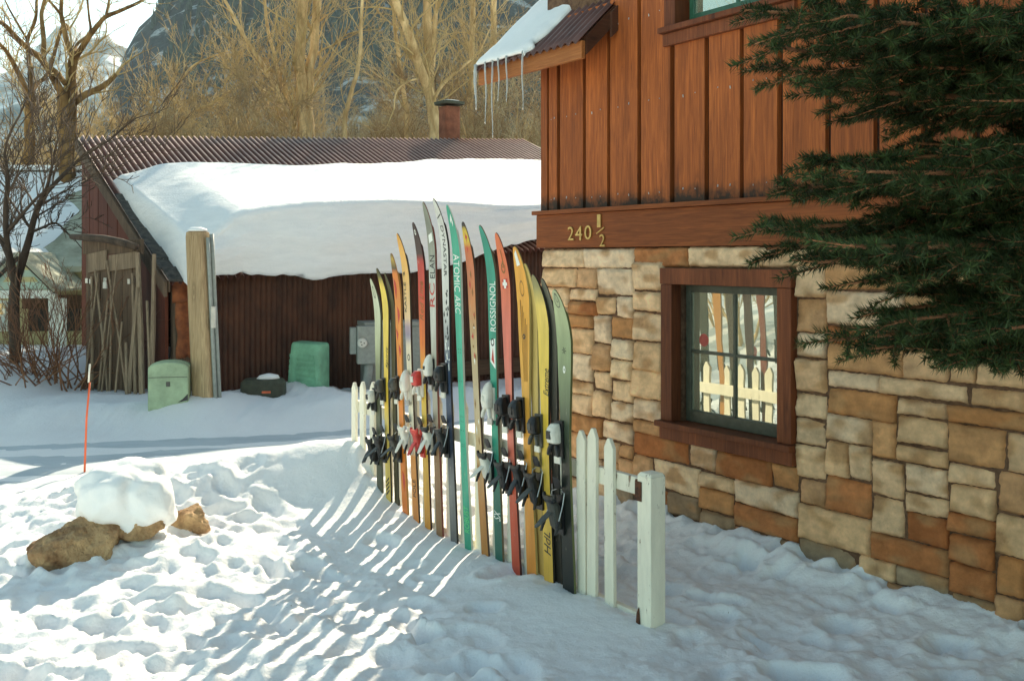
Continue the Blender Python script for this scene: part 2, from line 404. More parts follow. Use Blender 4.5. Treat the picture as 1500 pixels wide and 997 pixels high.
def terrain_h(x, y, dents=True):
    x = np.asarray(x, float); y = np.asarray(y, float)
    h = base_h(x, y)
    rd = road_dist(x, y)
    near = sstep(14, 6, np.hypot(x + 1, y - 6))
    fd = (x - FO.x) * -cT + (y - FO.y) * -sT
    al = (x - FO.x) * sT - (y - FO.y) * cT
    smooth = 1 - .75 * np.exp(-((fd - .3) / .38) ** 2) * sstep(.5, -.1, al)
    h = h + smooth * (.085 * (fbm(x * 2.3, y * 2.3, 41, 3) - .5) + .030 * (fbm(x * 9, y * 9, 51, 3) - .5) + .014 * (np.abs(fbm(x * 17, y * 17, 57, 2) - .5) * 2 - .4) + .010 * (fbm(x * 38, y * 38, 59, 2) - .5)) * (.4 + .6 * near)
    if dents:
        for (cx, cy, a, b, an, d) in DENTS:
            m = (np.abs(x - cx) < .42) & (np.abs(y - cy) < .42)
            if not m.any(): continue
            dx, dy = x[m] - cx, y[m] - cy
            u = (dx * math.cos(an) + dy * math.sin(an)) / a; v = (-dx * math.sin(an) + dy * math.cos(an)) / b
            r = np.sqrt(u * u + v * v) * (1 + .25 * (vnoise(dx * 14 + cx * 9, dy * 14, 7) - .5))
            h[m] += d * (-1.1 * sstep(1.12, .45, r) + .30 * np.exp(-((r - 1.25) / .3) ** 2))
    h = h - .02
    return np.where(rd < ROAD_HW + .6, h * sstep(ROAD_HW - .12, ROAD_HW + .6, rd) - .035 * sstep(ROAD_HW + .2, ROAD_HW - .1, rd), h)
def axis(lo, hi, step, ext, g=1.09):
    a = list(np.arange(lo, hi + 1e-6, step)); s = step
    while a[-1] < ext: s *= g; a.append(a[-1] + s)
    s = step; b = [lo]
    while b[-1] > -ext: s *= g; b.append(b[-1] - s)
    return np.array(b[:0:-1] + a)
gx = axis(-4.3, 2.9, .0165, 420); gy = axis(3.3, 8.3, .0165, 420)
X, Y = np.meshgrid(gx, gy)
Hh = terrain_h(X, Y)
ground = struct(grid_obj('snow_ground', np.stack([X, Y, Hh], -1).reshape(-1, 3), len(gx), len(gy), snow))
# the lane: packed snow, a sheet on the flattened strip
cl = []
for (x0, y0), (x1, y1) in zip(ROAD[:-1], ROAD[1:]):
    n = max(2, int(math.hypot(x1 - x0, y1 - y0) / .12))
    cl += [(x0 + (x1 - x0) * i / n, y0 + (y1 - y0) * i / n) for i in range(n)]
cl = np.array(cl)
for _ in range(14): cl[1:-1] = (cl[:-2] + cl[1:-1] * 2 + cl[2:]) / 4
tg = np.gradient(cl, axis=0); tg /= np.linalg.norm(tg, axis=1)[:, None]; nr = np.stack([-tg[:, 1], tg[:, 0]], 1)
ws = np.linspace(-1.35, 1.35, 40)
V = cl[:, None, :] + nr[:, None, :] * ws[None, :, None]
z = -.025 + .03 * (fbm(V[..., 0] * .7, V[..., 1] * 3, 61) - .5) + .012 * (fbm(V[..., 0] * 6, V[..., 1] * 9, 66) - .5) - .02 * np.exp(-((np.abs(ws) - .55) / .14) ** 2)[None, :] - .10 * sstep(1.0, 1.35, np.abs(ws))[None, :]
struct(grid_obj('snowy_lane', np.concatenate([V, z[..., None]], -1).reshape(-1, 3), len(ws), len(cl), road_m))
def gz(x, y): return float(terrain_h(np.array([float(x)]), np.array([float(y)]))[0])

# ------------------------------------------------------------------ mountains
def mountain(name, prof, Y0, depth, mats, seed, rough, nx=160, ny=70):
    """prof: skyline as photo pixels at distance Y0 + depth; the slope climbs from Y0 back to it"""
    pxs = np.linspace(prof[0][0], prof[-1][0], nx)
    pys = np.interp(pxs, [p[0] for p in prof], [p[1] for p in prof])
    t = np.linspace(0, 1, ny)
    T, PX = np.meshgrid(t, pxs, indexing='ij'); PY = np.interp(PX, [p[0] for p in prof], [p[1] for p in prof])
    Yy = Y0 + depth * T; Xx = (PX - PCX) / FPX * (Y0 + depth) * (.55 + .45 * T)
    top = (HZ - PY) / FPX * (Y0 + depth)
    nz = fbm(Xx / depth * 9, Yy / depth * 9, seed, 5) - .5
    Z = EYE + top * T ** 1.15 + rough * nz * np.sin(np.pi * T.clip(0, 1)) + rough * .22 * (fbm(Xx / depth * 40, Yy / depth * 30, seed + 3) - .5) * sstep(0, .1, T)
    Z[0] = -8
    V = np.stack([Xx, Yy, Z], -1)
    # back side falls away so it is a real ridge
    B = V[-1:].repeat(4, 0).copy()
    for k in range(4): B[k, :, 1] += depth * .25 * (k + 1); B[k, :, 2] = V[-1, :, 2] * (1 - .25 * (k + 1)) - 5
    V = np.concatenate([V, B], 0)
    return struct(grid_obj(name, V.reshape(-1, 3), nx, ny + 4, mats)), (Xx, Yy, Z)
m, nt, bs = nodes_of('forested_slope')
v = coords(nt, (1, 1, 1.6)); f = noise(nt, v, .045, 9, .74, .6)
c = ramp(nt, f, [(.42, (.008, .022, .032)), (.54, (.03, .055, .065)), (.60, (.5, .56, .60))]); setc(nt, bs, c); bs.inputs['Roughness'].default_value = .9
bump(nt, bs, f, .8, 14)
m2, nt, bs = nodes_of('snowy_far_slope')
v = coords(nt, (1, 1, 2)); f = noise(nt, v, .008, 9, .7, .4)
setc(nt, bs, ramp(nt, f, [(.36, (.05, .09, .10)), (.50, (.30, .34, .35)), (.58, (.80, .80, .80))])); bs.inputs['Roughness'].default_value = .9
near_prof = [(168, 330), (170, 230), (172, 190), (173, 110), (180, 90), (192, 58), (200, 40), (214, 36), (228, 14), (245, -10), (300, -70), (420, -130), (700, -170), (1000, -150), (1500, -100), (2300, 60), (3000, 250)]
_, (mx_, my_, mz_) = mountain('forested_mountain', near_prof, 280, 360, m, 12, 34)
far_prof = [(-1500, 120), (-700, 60), (-300, 20), (-80, 95), (0, 110), (40, 85), (75, 45), (100, 35), (130, 62), (160, 52), (185, 72), (215, 62), (260, 30), (420, 0), (700, 120), (1100, 300)]
mountain('snowy_far_mountain', far_prof, 800, 700, m2, 30, 80, 200, 60)
# conifers on the near slope: a far-off wood that reads as one mass
rr = np.random.RandomState(8); T3 = []
for _ in range(16000):
    i = rr.randint(4, mx_.shape[0]); j = rr.randint(0, int(mx_.shape[1] * .45))
    x, y, zz = mx_[i, j] + rr.uniform(-9, 9) * (1 if j > 16 else .15), my_[i, j] + rr.uniform(-4, 4), mz_[i, j]
    if j < 4: continue
    if i > mx_.shape[0] - 5 and rr.rand() < .6: continue
    if vnoise(np.array([x / 38.]), np.array([zz / 30.]), 5)[0] > .66: continue
    h = rr.uniform(5, 10); w = h * rr.uniform(.13, .2); a0 = rr.uniform(0, 6)
    for tier in range(3):
        zb = zz - 1 + h * (.05 + .27 * tier); zt = zz - 1 + h * (.52 + .24 * tier); ww = w * (1 - .27 * tier)
        for k in range(4):
            a, b = a0 + k * 1.571 + tier, a0 + (k + 1) * 1.571 + tier
            T3.append(((x + ww * math.cos(a), y + ww * math.sin(a), zb), (x + ww * math.cos(b), y + ww * math.sin(b), zb), (x, y, zt)))
wood_m = m_speck('far_conifer_green', (.018, .035, .032), (.05, .075, .06), .05, .9, 0, 0)
o = tri_obj('far_conifer_forest', np.array(T3), wood_m); o['kind'] = 'stuff'
o['label'] = 'dark conifer forest covering the shaded mountain slope'
# ------------------------------------------------------------------ the stone and timber house
house = empty('timber_house', 'rust stained board house on a tan stone base with house number', 'house', HC, RZ_H)
W0 = house_xz(978, 500)[0]; W1 = house_xz(1169, 500)[0]
HL = 7.2; DEP = 7.0            # length along the wall, depth
Z_BB, Z_BT = 1.845, 2.125       # belt board bottom and top
ZS0, ZS1 = .55, 1.70            # window opening with its trim
# core walls: a hollow box, set back behind the cladding
mb = MB()
ux0 = house_xz(985, 30)[0]; ux1 = ux0 + (W1 - W0) - .05; uz0 = 3.33
CA, CB = W0 + .105, W1 - .105
mb.box(.02, CA, .02, .3, -.5, 5.0); mb.box(CB, HL - .02, .02, .3, -.5, 5.0)
mb.box(CA, CB, .02, .3, -.5, ZS0 + .06); mb.box(CA, CB, .02, .3, ZS1 - .06, uz0 - .04); mb.box(CA, CB, .02, .3, uz0 + 1.12, 5.0)
mb.box(.02, .3, .3, DEP, -.5, 3.45); mb.box(HL - .3, HL - .02, .3, DEP, -.5, 3.45); mb.box(.3, HL - .3, DEP - .3, DEP, -.5, 3.45)
mb.prism([(.02, 3.45), (DEP, 3.45), (DEP, 3.5), (3.85, 6.85), (.3, 3.75), (.02, 3.5)], .02, .3, 'x')
mb.prism([(.02, 3.45), (DEP, 3.45), (DEP, 3.5), (3.85, 6.85), (.3, 3.75), (.02, 3.5)], HL - .3, HL - .02, 'x')
mb.prism([(.92, 5.0), (5.3, 5.0), (3.1, 6.9)], .02, .25, 'y')
mb.build('wall_core', mortar, house)
MB.build
# stone veneer
rnd = random.Random(11)
U = .05; nxc, nzc = int(6.6 / U), int(2.25 / U); z_top = Z_BB - .006
occ = [[False] * nxc for _ in range(nzc)]
wx0, wx1 = W0 - .004, W1 + .004
def blocked(i, j):
    x0, x1 = i * U, (i + 1) * U; zt, zb = z_top - j * U, z_top - (j + 1) * U
    return x1 > wx0 + .01 and x0 < wx1 - .01 and zt > ZS0 - .0 and zb < ZS1 - .01
for j in range(nzc):
    for i in range(nxc):
        if blocked(i, j): occ[j][i] = True
SIZES = [(8, 3), (9, 3), (7, 3), (10, 3), (6, 2), (8, 2), (10, 2), (5, 3), (6, 4), (8, 4), (4, 3), (11, 4), (5, 2), (7, 2), (9, 4), (3, 4), (12, 4), (4, 4), (10, 4), (6, 3)]
SIZES_L = [(9, 3), (8, 3), (7, 3), (10, 3), (6, 4), (8, 2), (6, 2), (4, 3), (10, 4), (4, 4), (9, 4), (6, 3), (11, 2), (8, 4), (11, 3), (5, 3), (7, 2)]
stones = []
for j in range(nzc):
    for i in range(nxc):
        if occ[j][i]: continue
        free = 0
        while i + free < nxc and not occ[j][i + free]: free += 1
        cand = [s for s in (SIZES if i * U > 1.3 else SIZES_L) if s[0] <= free and free - s[0] != 1 and free - s[0] != 2]
        w, h = rnd.choice(cand) if cand else (min(free, 6 if free > 8 else free), rnd.choice((2, 3, 4)))
        # never leave a one-cell slot above the next row pattern
        h = min(h, nzc - j)
        while h > 1 and any(occ[j + h - 1][i + k] for k in range(w)): h -= 1
        for a in range(h):
            for b in range(w): occ[j + a][i + b] = True
        sx0, sx1, sz0, sz1 = i * U, (i + w) * U, z_top - (j + h) * U, z_top - j * U
        if sx1 > wx0 and sx0 < wx1:
            if 0 <= sz0 - ZS1 < .051: sz0 = ZS1 + .002
            if 0 <= ZS0 - sz1 < .051: sz1 = ZS0 - .002
        if sz1 > ZS0 and sz0 < ZS1:
            if 0 <= wx0 - sx1 < .051: sx1 = wx0
            if 0 <= sx0 - wx1 < .051: sx0 = wx1
        stones.append((sx0, sx1, sz0, sz1))
RUST = [house_xz(1312, 605), house_xz(1470, 600), house_xz(1100, 700), house_xz(1140, 712), house_xz(1430, 772), house_xz(1350, 825), house_xz(1455, 830), house_xz(965, 655), house_xz(1225, 745), house_xz(905, 480), house_xz(1170, 760), house_xz(1090, 760), house_xz(950, 380)]
CREAM = [(.92, .67, .43), (.90, .63, .38), (.92, .71, .50), (.88, .59, .34), (.91, .65, .41)]
TAN = [(.76, .46, .25), (.72, .41, .20), (.78, .52, .31), (.68, .41, .22)]
RST = [(.58, .24, .095), (.50, .19, .07), (.62, .31, .13)]
GRY = [(.46, .36, .25), (.42, .30, .19)]
mb = MB()
for (x0, x1, z0, z1) in stones:
    cx, cz = (x0 + x1) / 2, (z0 + z1) / 2
    low = max(0, min(1, (.80 - cz) / .75))
    r = rnd.random()
    if any(x0 <= q[0] <= x1 and z0 <= q[1] <= z1 for q in RUST): c = rnd.choice(RST)
    elif cz < .12 and r < .5: c = rnd.choice(GRY)
    elif r < .04 + .36 * low: c = rnd.choice(RST)
    elif r < .13 + .16 * min(1, max(0, cx - 1.6)) + .62 * low: c = rnd.choice(TAN)
    else: c = rnd.choice(CREAM)
    k = rnd.uniform(.90, 1.06); k = k * (1 - .10 * min(1, max(0, (cx - 1.8) / 2)))
    c = (c[0], c[1] * (1 - .08 * min(1, max(0, (cx - 1.5) / 2))), c[2] * (1 - .16 * min(1, max(0, (cx - 1.5) / 2)))); c = tuple(min(.92, q * k) for q in c)
    g = rnd.uniform(.002, .006)
    jx = [rnd.uniform(-.006, .006) for _ in range(4)]; jz = [rnd.uniform(-.006, .006) for _ in range(4)]
    nx = max(5, int((x1 - x0) / .015)); nz = max(5, int((z1 - z0) / .015))
    pr = rnd.uniform(.026, .052); tx, tz = rnd.uniform(-.028, .028), rnd.uniform(-.028, .028); sd = rnd.uniform(0, 90)
    vs, cs = [], []
    us = [0, .0] + [a / nx for a in range(0, nx + 1)] + [1.0]
    us = [a / nx for a in range(nx + 1)]; ts = [a / nz for a in range(nz + 1)]
    for b, t in enumerate(ts):
        for a, u in enumerate(us):
            X_ = (x0 + g + jx[0]) * (1 - u) + (x1 - g + jx[1]) * u; Z_ = (z0 + g + jz[0]) * (1 - t) + (z1 - g + jz[1]) * t
            X_ += (.006 * mnoise.noise((sd, t * (z1 - z0) * 14, u * 3)) + .0045 * mnoise.noise((sd + 7, t * (z1 - z0) * 60, u * 3))) * (1 if a in (0, nx) else .4)
            Z_ += (.006 * mnoise.noise((u * (x1 - x0) * 12, sd, t * 3)) + .0045 * mnoise.noise((u * (x1 - x0) * 60, sd + 5, t * 3))) * (1 if b in (0, nz) else .4)
            if x0 == 0: X_ = max(X_, .004)
            ed = min(u * (x1 - x0), (1 - u) * (x1 - x0), t * (z1 - z0), (1 - t) * (z1 - z0))
            rd = min(1, ed / .009); rd = math.sqrt(max(0, 1 - (1 - rd) ** 2))
            n1 = mnoise.noise((X_ * 9 + sd, Z_ * 9, sd)); n2 = mnoise.noise((X_ * 14, Z_ * 40 + sd, sd)); n3 = mnoise.noise((X_ * 45, Z_ * 70, sd)); n4 = mnoise.noise((X_ * 7 + 31, Z_ * 12, sd + 5))
            y = -(pr * (.45 + .55 * rd) + .006 * n1 + .011 * abs(n2) - .004 + .004 * n3 + tx * (u - .5) + tz * (t - .5))
            vs.append((X_, y, Z_))
            q = 1 + .16 * n1 + .14 * n2; f_ = max(0, min(.75, (n4 - .08) * 2.2))
            cs.append(tuple(max(.02, (w_ * (1 - f_) + g_ * f_) * q) for w_, g_ in zip(c, (.50, .27, .12))))
    n0 = len(mb.v); w = nx + 1
    fs = [(b * w + a, b * w + a + 1, (b + 1) * w + a + 1, (b + 1) * w + a) for b in range(nz) for a in range(nx)]
    rim = [a for a in range(w)] + [b * w + nx for b in range(1, nz + 1)] + [nz * w + a for a in range(nx - 1, -1, -1)] + [b * w for b in range(nz - 1, 0, -1)]
    base = len(vs)
    for q in rim: vs.append((vs[q][0], .012, vs[q][2])); cs.append(tuple(.5 * v_ for v_ in cs[q]))
    for a in range(len(rim)): fs.append((rim[a], base + a, base + (a + 1) % len(rim), rim[(a + 1) % len(rim)]))
    for v_, c_ in zip(vs, cs): mb.v.append(v_); mb.c.append(c_)
    for f_ in fs: mb.f.append(tuple(q + n0 for q in f_)); mb.mi.append(0)
mb.build('stone_veneer', stone_m, house, smooth=True)
mb = MB(); mb.box(.012, W0 + .02, -.009, .016, -.45, Z_BB - .004); mb.box(W1 - .02, 6.6, -.009, .016, -.45, Z_BB - .004); mb.box(W0 + .02, W1 - .02, -.009, .016, -.45, ZS0 + .02); mb.box(W0 + .02, W1 - .02, -.009, .016, ZS1 - .02, Z_BB - .004)
mb.build('mortar_bed', mortar, house)
# belt board with its little cap
mb = MB(); mb.box(-.03, HL, -.055, .015, Z_BB, Z_BT - .022)
mb.build('belt_board', siding_trim, house, bevel=.004)
mb = MB(); mb.box(-.055, HL, -.085, .015, Z_BT - .02, Z_BT + .012)
mb.build('belt_cap', siding_trim, house, bevel=.004)
# upper siding: wide boards over dark gaps
seams = [house_xz(p, 250)[0] for p in (808, 824, 862, 898, 943, 991, 1041, 1093, 1149, 1219, 1290)]
while seams[-1] < HL - .3: seams.append(seams[-1] + .285)
edges = [-.002] + seams + [HL]
def wall_top(x):
    if x < .95: return 3.62 if x > -.01 else 3.3
    return 4.95 + max(0, (2.15 - abs(x - 3.1))) * .86
mb = MB()
for a, b in zip(edges[:-1], edges[1:]):
    gap = .038 if b - a > .12 else .02
    y0 = -.036 - rnd.uniform(0, .008)
    xa, xb = a + gap * .5, b - gap * .5
    zb = Z_BT + .013
    wl, wr_ = ux0 + .0, ux1 - .0
    cuts = []
    if xb > wl and xa < wr_:
        if xa < wl: cuts.append((xa, wl, zb, None))
        if xb > wr_: cuts.append((wr_, xb, zb, None))
        cuts += [(max(xa, wl), min(xb, wr_), zb, uz0 - .12), (max(xa, wl), min(xb, wr_), uz0 + 1.22, None)]
    else: cuts.append((xa, xb, zb, None))
    for c0, c1, s0, s1 in cuts:
        if c1 - c0 < .004: continue
        ta = wall_top(c0 + .001) if s1 is None else s1; tb = wall_top(c1) if s1 is None else s1
        mb.prism([(c0, s0), (c1, s0), (c1, tb), (c0, ta)], .0, y0, 'y')
        if b - a > .12 and c1 - c0 > .1:
            for zz in (2.22, 2.85, 3.45):
                if s0 < zz < min(ta, tb):
                    for fx in (.3, .7): mb.tube([(c0 + (c1 - c0) * fx, y0 + .001, zz + rnd.uniform(-.02, .02)), (c0 + (c1 - c0) * fx, y0 - .003, zz)], .0045, 6, 1)
mb.build('board_siding', [siding, pal['steel']], house, bevel=.004)
mb = MB(); mb.prism([(0, Z_BT), (CA, Z_BT), (CA, 5.3), (.92, 4.9), (.92, 3.6), (0, 3.6)], .0015, .019, 'y'); mb.prism([(CB, Z_BT), (HL, Z_BT), (HL, 4.9), (5.3, 4.9), (3.1, 6.8), (CB, 6.3)], .0015, .019, 'y'); mb.box(CA, CB, .0015, .019, Z_BT, uz0 - .05); mb.prism([(CA, uz0 + 1.13), (CB, uz0 + 1.13), (CB, 6.3), (CA, 5.3)], .0015, .019, 'y'); mb.build('siding_backing', m_plain('dark_siding_gap', (.035, .012, .006), .9), house)
# side wall cladding so that the far side is finished too
mb = MB()
for k in range(22):
    y = .03 + k * .315
    top = 3.5 + (3.85 - abs(y + .15 - 3.85)) * .87 if y < DEP - .3 else 3.45
    mb.prism([(y, -.4), (y + .295, -.4), (y + .295, top), (y, top)], -.012, .018, 'x')
mb.build('side_boards', siding, house)
# lower window
def window(name, x0, x1, z0, z1, sash_mat, sill=True, sticker=False):
    t = .105
    w = MB()
    w.box(x0, x0 + t, -.065, .03, z0 + .125, z1 - .11); w.box(x1 - t, x1, -.065, .03, z0 + .125, z1 - .11)
    w.box(x0 - .004, x1 + .004, -.070, .03, z1 - .108, z1)
    w.box(x0 + t - .018, x0 + t - .001, -.045, .12, z0 + .125, z1 - .112); w.box(x1 - t + .001, x1 - t + .018, -.045, .12, z0 + .125, z1 - .112)
    fr = w.build(name, win_trim, house, bevel=.004)
    s = MB(); s.box(x0 - .025, x1 + .02, -.105, .13, z0 + .085, z0 + .123); s.box(x0 - .01, x1 + .012, -.07, .03, z0, z0 + .083)
    s.build('sill', win_trim, fr, bevel=.005)
    a, b, c_, d = x0 + t + .02, x1 - t - .02, z0 + .126, z1 - .112
    s = MB(); e = .042
    s.box(a, a + e, .05, .10, c_, d); s.box(b - e, b, .05, .10, c_, d); s.box(a + e, b - e, .05, .10, d - .05, d); s.box(a + e, b - e, .045, .10, c_, c_ + .075)
    mx_, mz_ = (a + b) / 2, (c_ + .075 + d - .05) / 2
    s.box(mx_ - .011, mx_ + .011, .056, .088, c_ + .075, d - .05)
    s.box(a + e, mx_ - .011, .058, .087, mz_ - .011, mz_ + .011); s.box(mx_ + .011, b - e, .058, .087, mz_ - .011, mz_ + .011)
    s.build('sash', sash_mat, fr, bevel=.003)
    for xx in ((a + e, mx_ - .011), (mx_ + .011, b - e)):
        for zz in ((c_ + .075, mz_ - .011), (mz_ + .011, d - .05)):
            g = MB(); g.box(xx[0] + .0005, xx[1] - .0005, .068, .074, zz[0] + .0005, zz[1] - .0005); g.build('pane', glass, fr)
    if sticker:
        sx, sz = house_xz(1031, 498, -.066)
        k = MB(); k.prism([(sx + .043 * math.cos(q * .524), sz + .043 * math.sin(q * .524)) for q in range(12)], .0672, .0662, 'y')
        st = k.build('round_sticker', pal['pink'], fr)
        st['label'] = 'round faded red sticker on the upper left pane'
    i = MB(); i.box(a, b, .16, .17, c_, d); i.build('dark_backing', dark_in, fr)
    return fr
window('window', W0, W1, ZS0, ZS1, sash_m, sticker=True)['label'] = 'four pane window with brown trim in the stone wall'
window('window', ux0 - .015, ux1 + .02, uz0 - .14, uz0 + 1.2, upper_sash)['label'] = 'upper window with dark green sash in the board siding'
# house number: raised brass figures
def raised_text(name, txt, x0, x1, z0, z1, y, mat_, parent, depth=.006, shear=0):
    vs, fs = text_mesh(txt, shear)
    pts = [(x0 + a * (x1 - x0), z0 + b * (z1 - z0)) for a, b in vs]
    m_ = bpy.data.meshes.new(name)
    bm = bmesh.new(); bv = [bm.verts.new((p[0], y, p[1])) for p in pts]
    for f_ in fs:
        try: bm.faces.new([bv[q] for q in f_])
        except ValueError: pass
    r = bmesh.ops.extrude_face_region(bm, geom=bm.faces[:])
    bmesh.ops.translate(bm, vec=(0, -depth, 0), verts=[g for g in r['geom'] if isinstance(g, bmesh.types.BMVert)])
    bmesh.ops.recalc_face_normals(bm, faces=bm.faces); bm.to_mesh(m_); bm.free()
    m_.materials.append(mat_); o = bpy.data.objects.new(name, m_); col.objects.link(o); o.parent = parent
    return o
for ch, pxa, pxb, pya, pyb in (('2', 833, 841.5, 332, 352), ('4', 844, 854, 331, 352), ('0', 857.5, 867.5, 330, 351), ('1', 876, 881, 314, 333), ('2', 879.5, 887, 343, 361)):
    xa, zb_ = house_xz(pxa, pyb, .056); xb, za = house_xz(pxb, pya, .056)
    raised_text('house_digit', ch, xa, xb, zb_, za, -.056, pal['brass'], house, .010)
xa, za = house_xz(874, 342, .06); xb, zb_ = house_xz(885, 333, .06)
mb = MB(); mb.tube([(xa, -.060, za), (xb, -.060, zb_)], .006, 6); mb.build('fraction_bar', pal['brass'], house)
# main roof: eave in front of the wall at the left
EX0, EX1 = -.464, .92; EY, EZ, SL = -.35, 3.315, .955
def corrugated(name, x0, x1, f, y0, y1, pitch, amp, mat_, parent, ny=24, thick=.004, worn=None):
    nx = int((x1 - x0) / pitch * 10) + 1
    xs = np.linspace(x0, x1, nx); ys = np.linspace(y0, y1, ny)
    XX, YY = np.meshgrid(xs, ys)
    ZZ = f(XX, YY) + amp * np.cos(2 * np.pi * XX / pitch)
    cc = None
    if worn:      # sunlit crest lines painted into the colour; worn holds trough and crest tones
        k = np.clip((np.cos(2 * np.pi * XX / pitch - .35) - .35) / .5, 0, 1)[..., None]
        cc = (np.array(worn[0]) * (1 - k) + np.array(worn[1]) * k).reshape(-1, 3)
    o = grid_obj(name, np.stack([XX, YY, ZZ], -1).reshape(-1, 3), nx, ny, mat_, parent, True, cc)
    s = o.modifiers.new('thickness', 'SOLIDIFY'); s.thickness = thick; s.offset = -1
    return o
roof = corrugated('roof', EX0, EX1, lambda x, y: EZ + SL * (y - EY), EY - .03, 3.85, .085, .014, roof_metal, house, 40)
corrugated('roof', EX1 + .01, HL + .3, lambda x, y: EZ + SL * (y - EY), .6, 3.85, .085, .014, roof_metal, house, 20)
corrugated('roof', EX0, HL + .3, lambda x, y: EZ + SL * (3.85 - EY) - SL * (y - 3.85), 3.86, DEP + .4, .085, .014, roof_metal, house, 20)
for sgn in (-1, 1):   # the cross gable over the upper window
    V = []
    for yy in np.linspace(-.35, 3.2, 8):
        for q in np.linspace(0, 1, 60):
            xx = 3.1 + sgn * 2.55 * q; V.append((xx, yy, 6.95 - .86 * 2.55 * q + .013 * math.cos(2 * math.pi * yy / .085)))
    grid_obj('gable_roof', np.array(V), 60, 8, roof_metal, house)
# deck under the sheet, eave fascia and rake board
mb = MB()
def slope_slab(x0, x1, y0, y1, t0, t1, mi=0):
    f = lambda y: EZ + SL * (y - EY)
    mb.add([(x, y, f(y) - t) for x in (x0, x1) for y in (y0, y1) for t in (t0, t1)],
           [(0, 1, 3, 2), (4, 6, 7, 5), (0, 4, 5, 1), (2, 3, 7, 6), (0, 2, 6, 4), (1, 5, 7, 3)], mi)
slope_slab(EX0 + .05, EX1 - .03, EY + .03, 3.8, .018, .05)
mb.build('roof_deck', under_m, house)
mb = MB(); mb.box(EX0 + .03, EX1 - .002, EY + .004, EY + .038, EZ - .145, EZ - .018)
mb.build('eave_fascia', fascia_m, house, bevel=.004)
mb = MB(); slope_slab(EX1 - .028, EX1 + .012, EY + .04, 3.8, .02, .155); slope_slab(EX0 + .012, EX0 + .048, EY + .04, 3.8, .02, .155)
slope_slab(EX1 + .013, EX1 + .04, EY + .25, 3.8, .03, .21)
mb.build('rake_board', under_m, house)
for xx in (.0, .42):
    mb = MB(); f = lambda y: EZ + SL * (y - EY)
    mb.add([(x, y, f(y) - t) for x in (xx + .03, xx + .07) for y in (EY + .04, .0) for t in (.052, .14)],
           [(0, 1, 3, 2), (4, 6, 7, 5), (0, 4, 5, 1), (2, 3, 7, 6), (0, 2, 6, 4), (1, 5, 7, 3)])
    mb.build('rafter_tail', under_m, house)
# snow lying on the left part of the roof
nx, ny = 34, 90
V = []
for b in range(ny):
    y = EY - .035 + (3.9) * (b / (ny - 1)) ** 1.3
    xr = .33 + .05 * mnoise.noise((y * 2.2, 3, 1)) + .05 * mnoise.noise((y * 9, 1, 5)) - .10 * max(0, .25 - (y - EY)) / .25 * (mnoise.noise((y * 20, 2, 2)) + .4)
    xl = EX0 + .02 + .03 * mnoise.noise((y * 3, 8, 1)) + .10 * sstep(.5, 1.2, y - EY)
    for a in range(nx):
        t = a / (nx - 1); x = xl + (xr - xl) * t
        ed = min(1, min(t, 1 - t) * 7, (b + .6) / 4); e = math.sqrt(max(0, 1 - (1 - ed) ** 2))
        hgt = (.050 + .014 * mnoise.noise((x * 4, y * 4, 2)) + .008 * mnoise.noise((x * 14, y * 14, 4))) * e + .010
        V.append((x, y, EZ + SL * (y - EY) + hgt * 1.2))
o = grid_obj('eave_snow', np.array(V), nx, ny, snow_smooth)
o.location = HC; o.rotation_euler = (0, 0, RZ_H)
so = o.modifiers.new('depth', 'SOLIDIFY'); so.thickness = .02; so.offset = -1
tag(o, 'thin melting snow strip on the brown house roof above the icicles', 'snow')
# icicles
for px, yb, r, lab in ((700, 166, .015, 'thickest icicle at the outer corner of the house eave'), (714.5, 186, .0065, 'thin icicle just inside the thick corner icicle'),
                       (724.5, 207, .0065, 'longest icicle hanging from the house eave'), (733.5, 152, .006, 'short icicle right of the longest one on the eave'),
                       (745.5, 154, .006, 'icicle hanging in front of the fascia where the snow ends'), (769, 166, .007, 'lone icicle nearest the house wall below bare metal')):
    x, zt = house_xz(px, 100, .36); _, zb_ = house_xz(px, yb, .36)
    zt = EZ - .015 + .01
    pts = []; rad = []
    n = 14; L = zt - zb_
    for q in range(n + 1):
        t = q / n; pts.append((.006 * math.sin(t * 5 + px) * t, .004 * math.sin(t * 7 + px), -L * t)); rad.append(max(.0012, r * (1 - t) ** .75 * (1 + .14 * math.sin(t * 31 + px)) + .002))
    mb = MB(); mb.tube(pts, rad, 8)
    o = mb.build('icicle', ice, None, smooth=True); o.location = to_world(HC, RZ_H, x, EY - .032, zt + .02); o.rotation_euler = (0, 0, RZ_H)
    tag(o, lab, 'icicle', 'icicles along the house eave')
# ------------------------------------------------------------------ picket fence
fence = empty('picket_fence', 'weathered white picket fence leading from the square end post to the lane', 'fence', FO, RZ_H)
rnd = random.Random(4)
WHITE = (.84, .80, .66)
def paint_col(k): return tuple(q * k for q in WHITE)
mb = MB(); w = .048
mb.cur = paint_col(.97)
mb.box(-w, w, -w, w, -.35, .725); mb.add([(-w, -w, .725), (w, -w, .725), (w, w, .725), (-w, w, .725), (-w + .01, -w + .01, .739), (w - .01, -w + .01, .739), (w - .01, w - .01, .739), (-w + .01, w - .01, .739)],
       [(0, 1, 5, 4), (1, 2, 6, 5), (2, 3, 7, 6), (3, 0, 4, 7), (4, 5, 6, 7)])
post = mb.build('post', white_paint, fence, bevel=.004)
mb = MB(); mb.box(-w - .035, -w - .002, -.032, .020, .60, .695); mb.box(-w - .012, -w + .035, -w - .006, -w - .0015, .60, .695)
mb.build('rusty_bracket', pal['brown_metal'], post, bevel=.004)
mb = MB(); mb.prism([(-.052, -.01), (-.02, -.01), (-.03, .09), (-.045, .06)], -.051, -.055, 'y'); mb.build('rotten_patch', pal['brown_metal'], post)
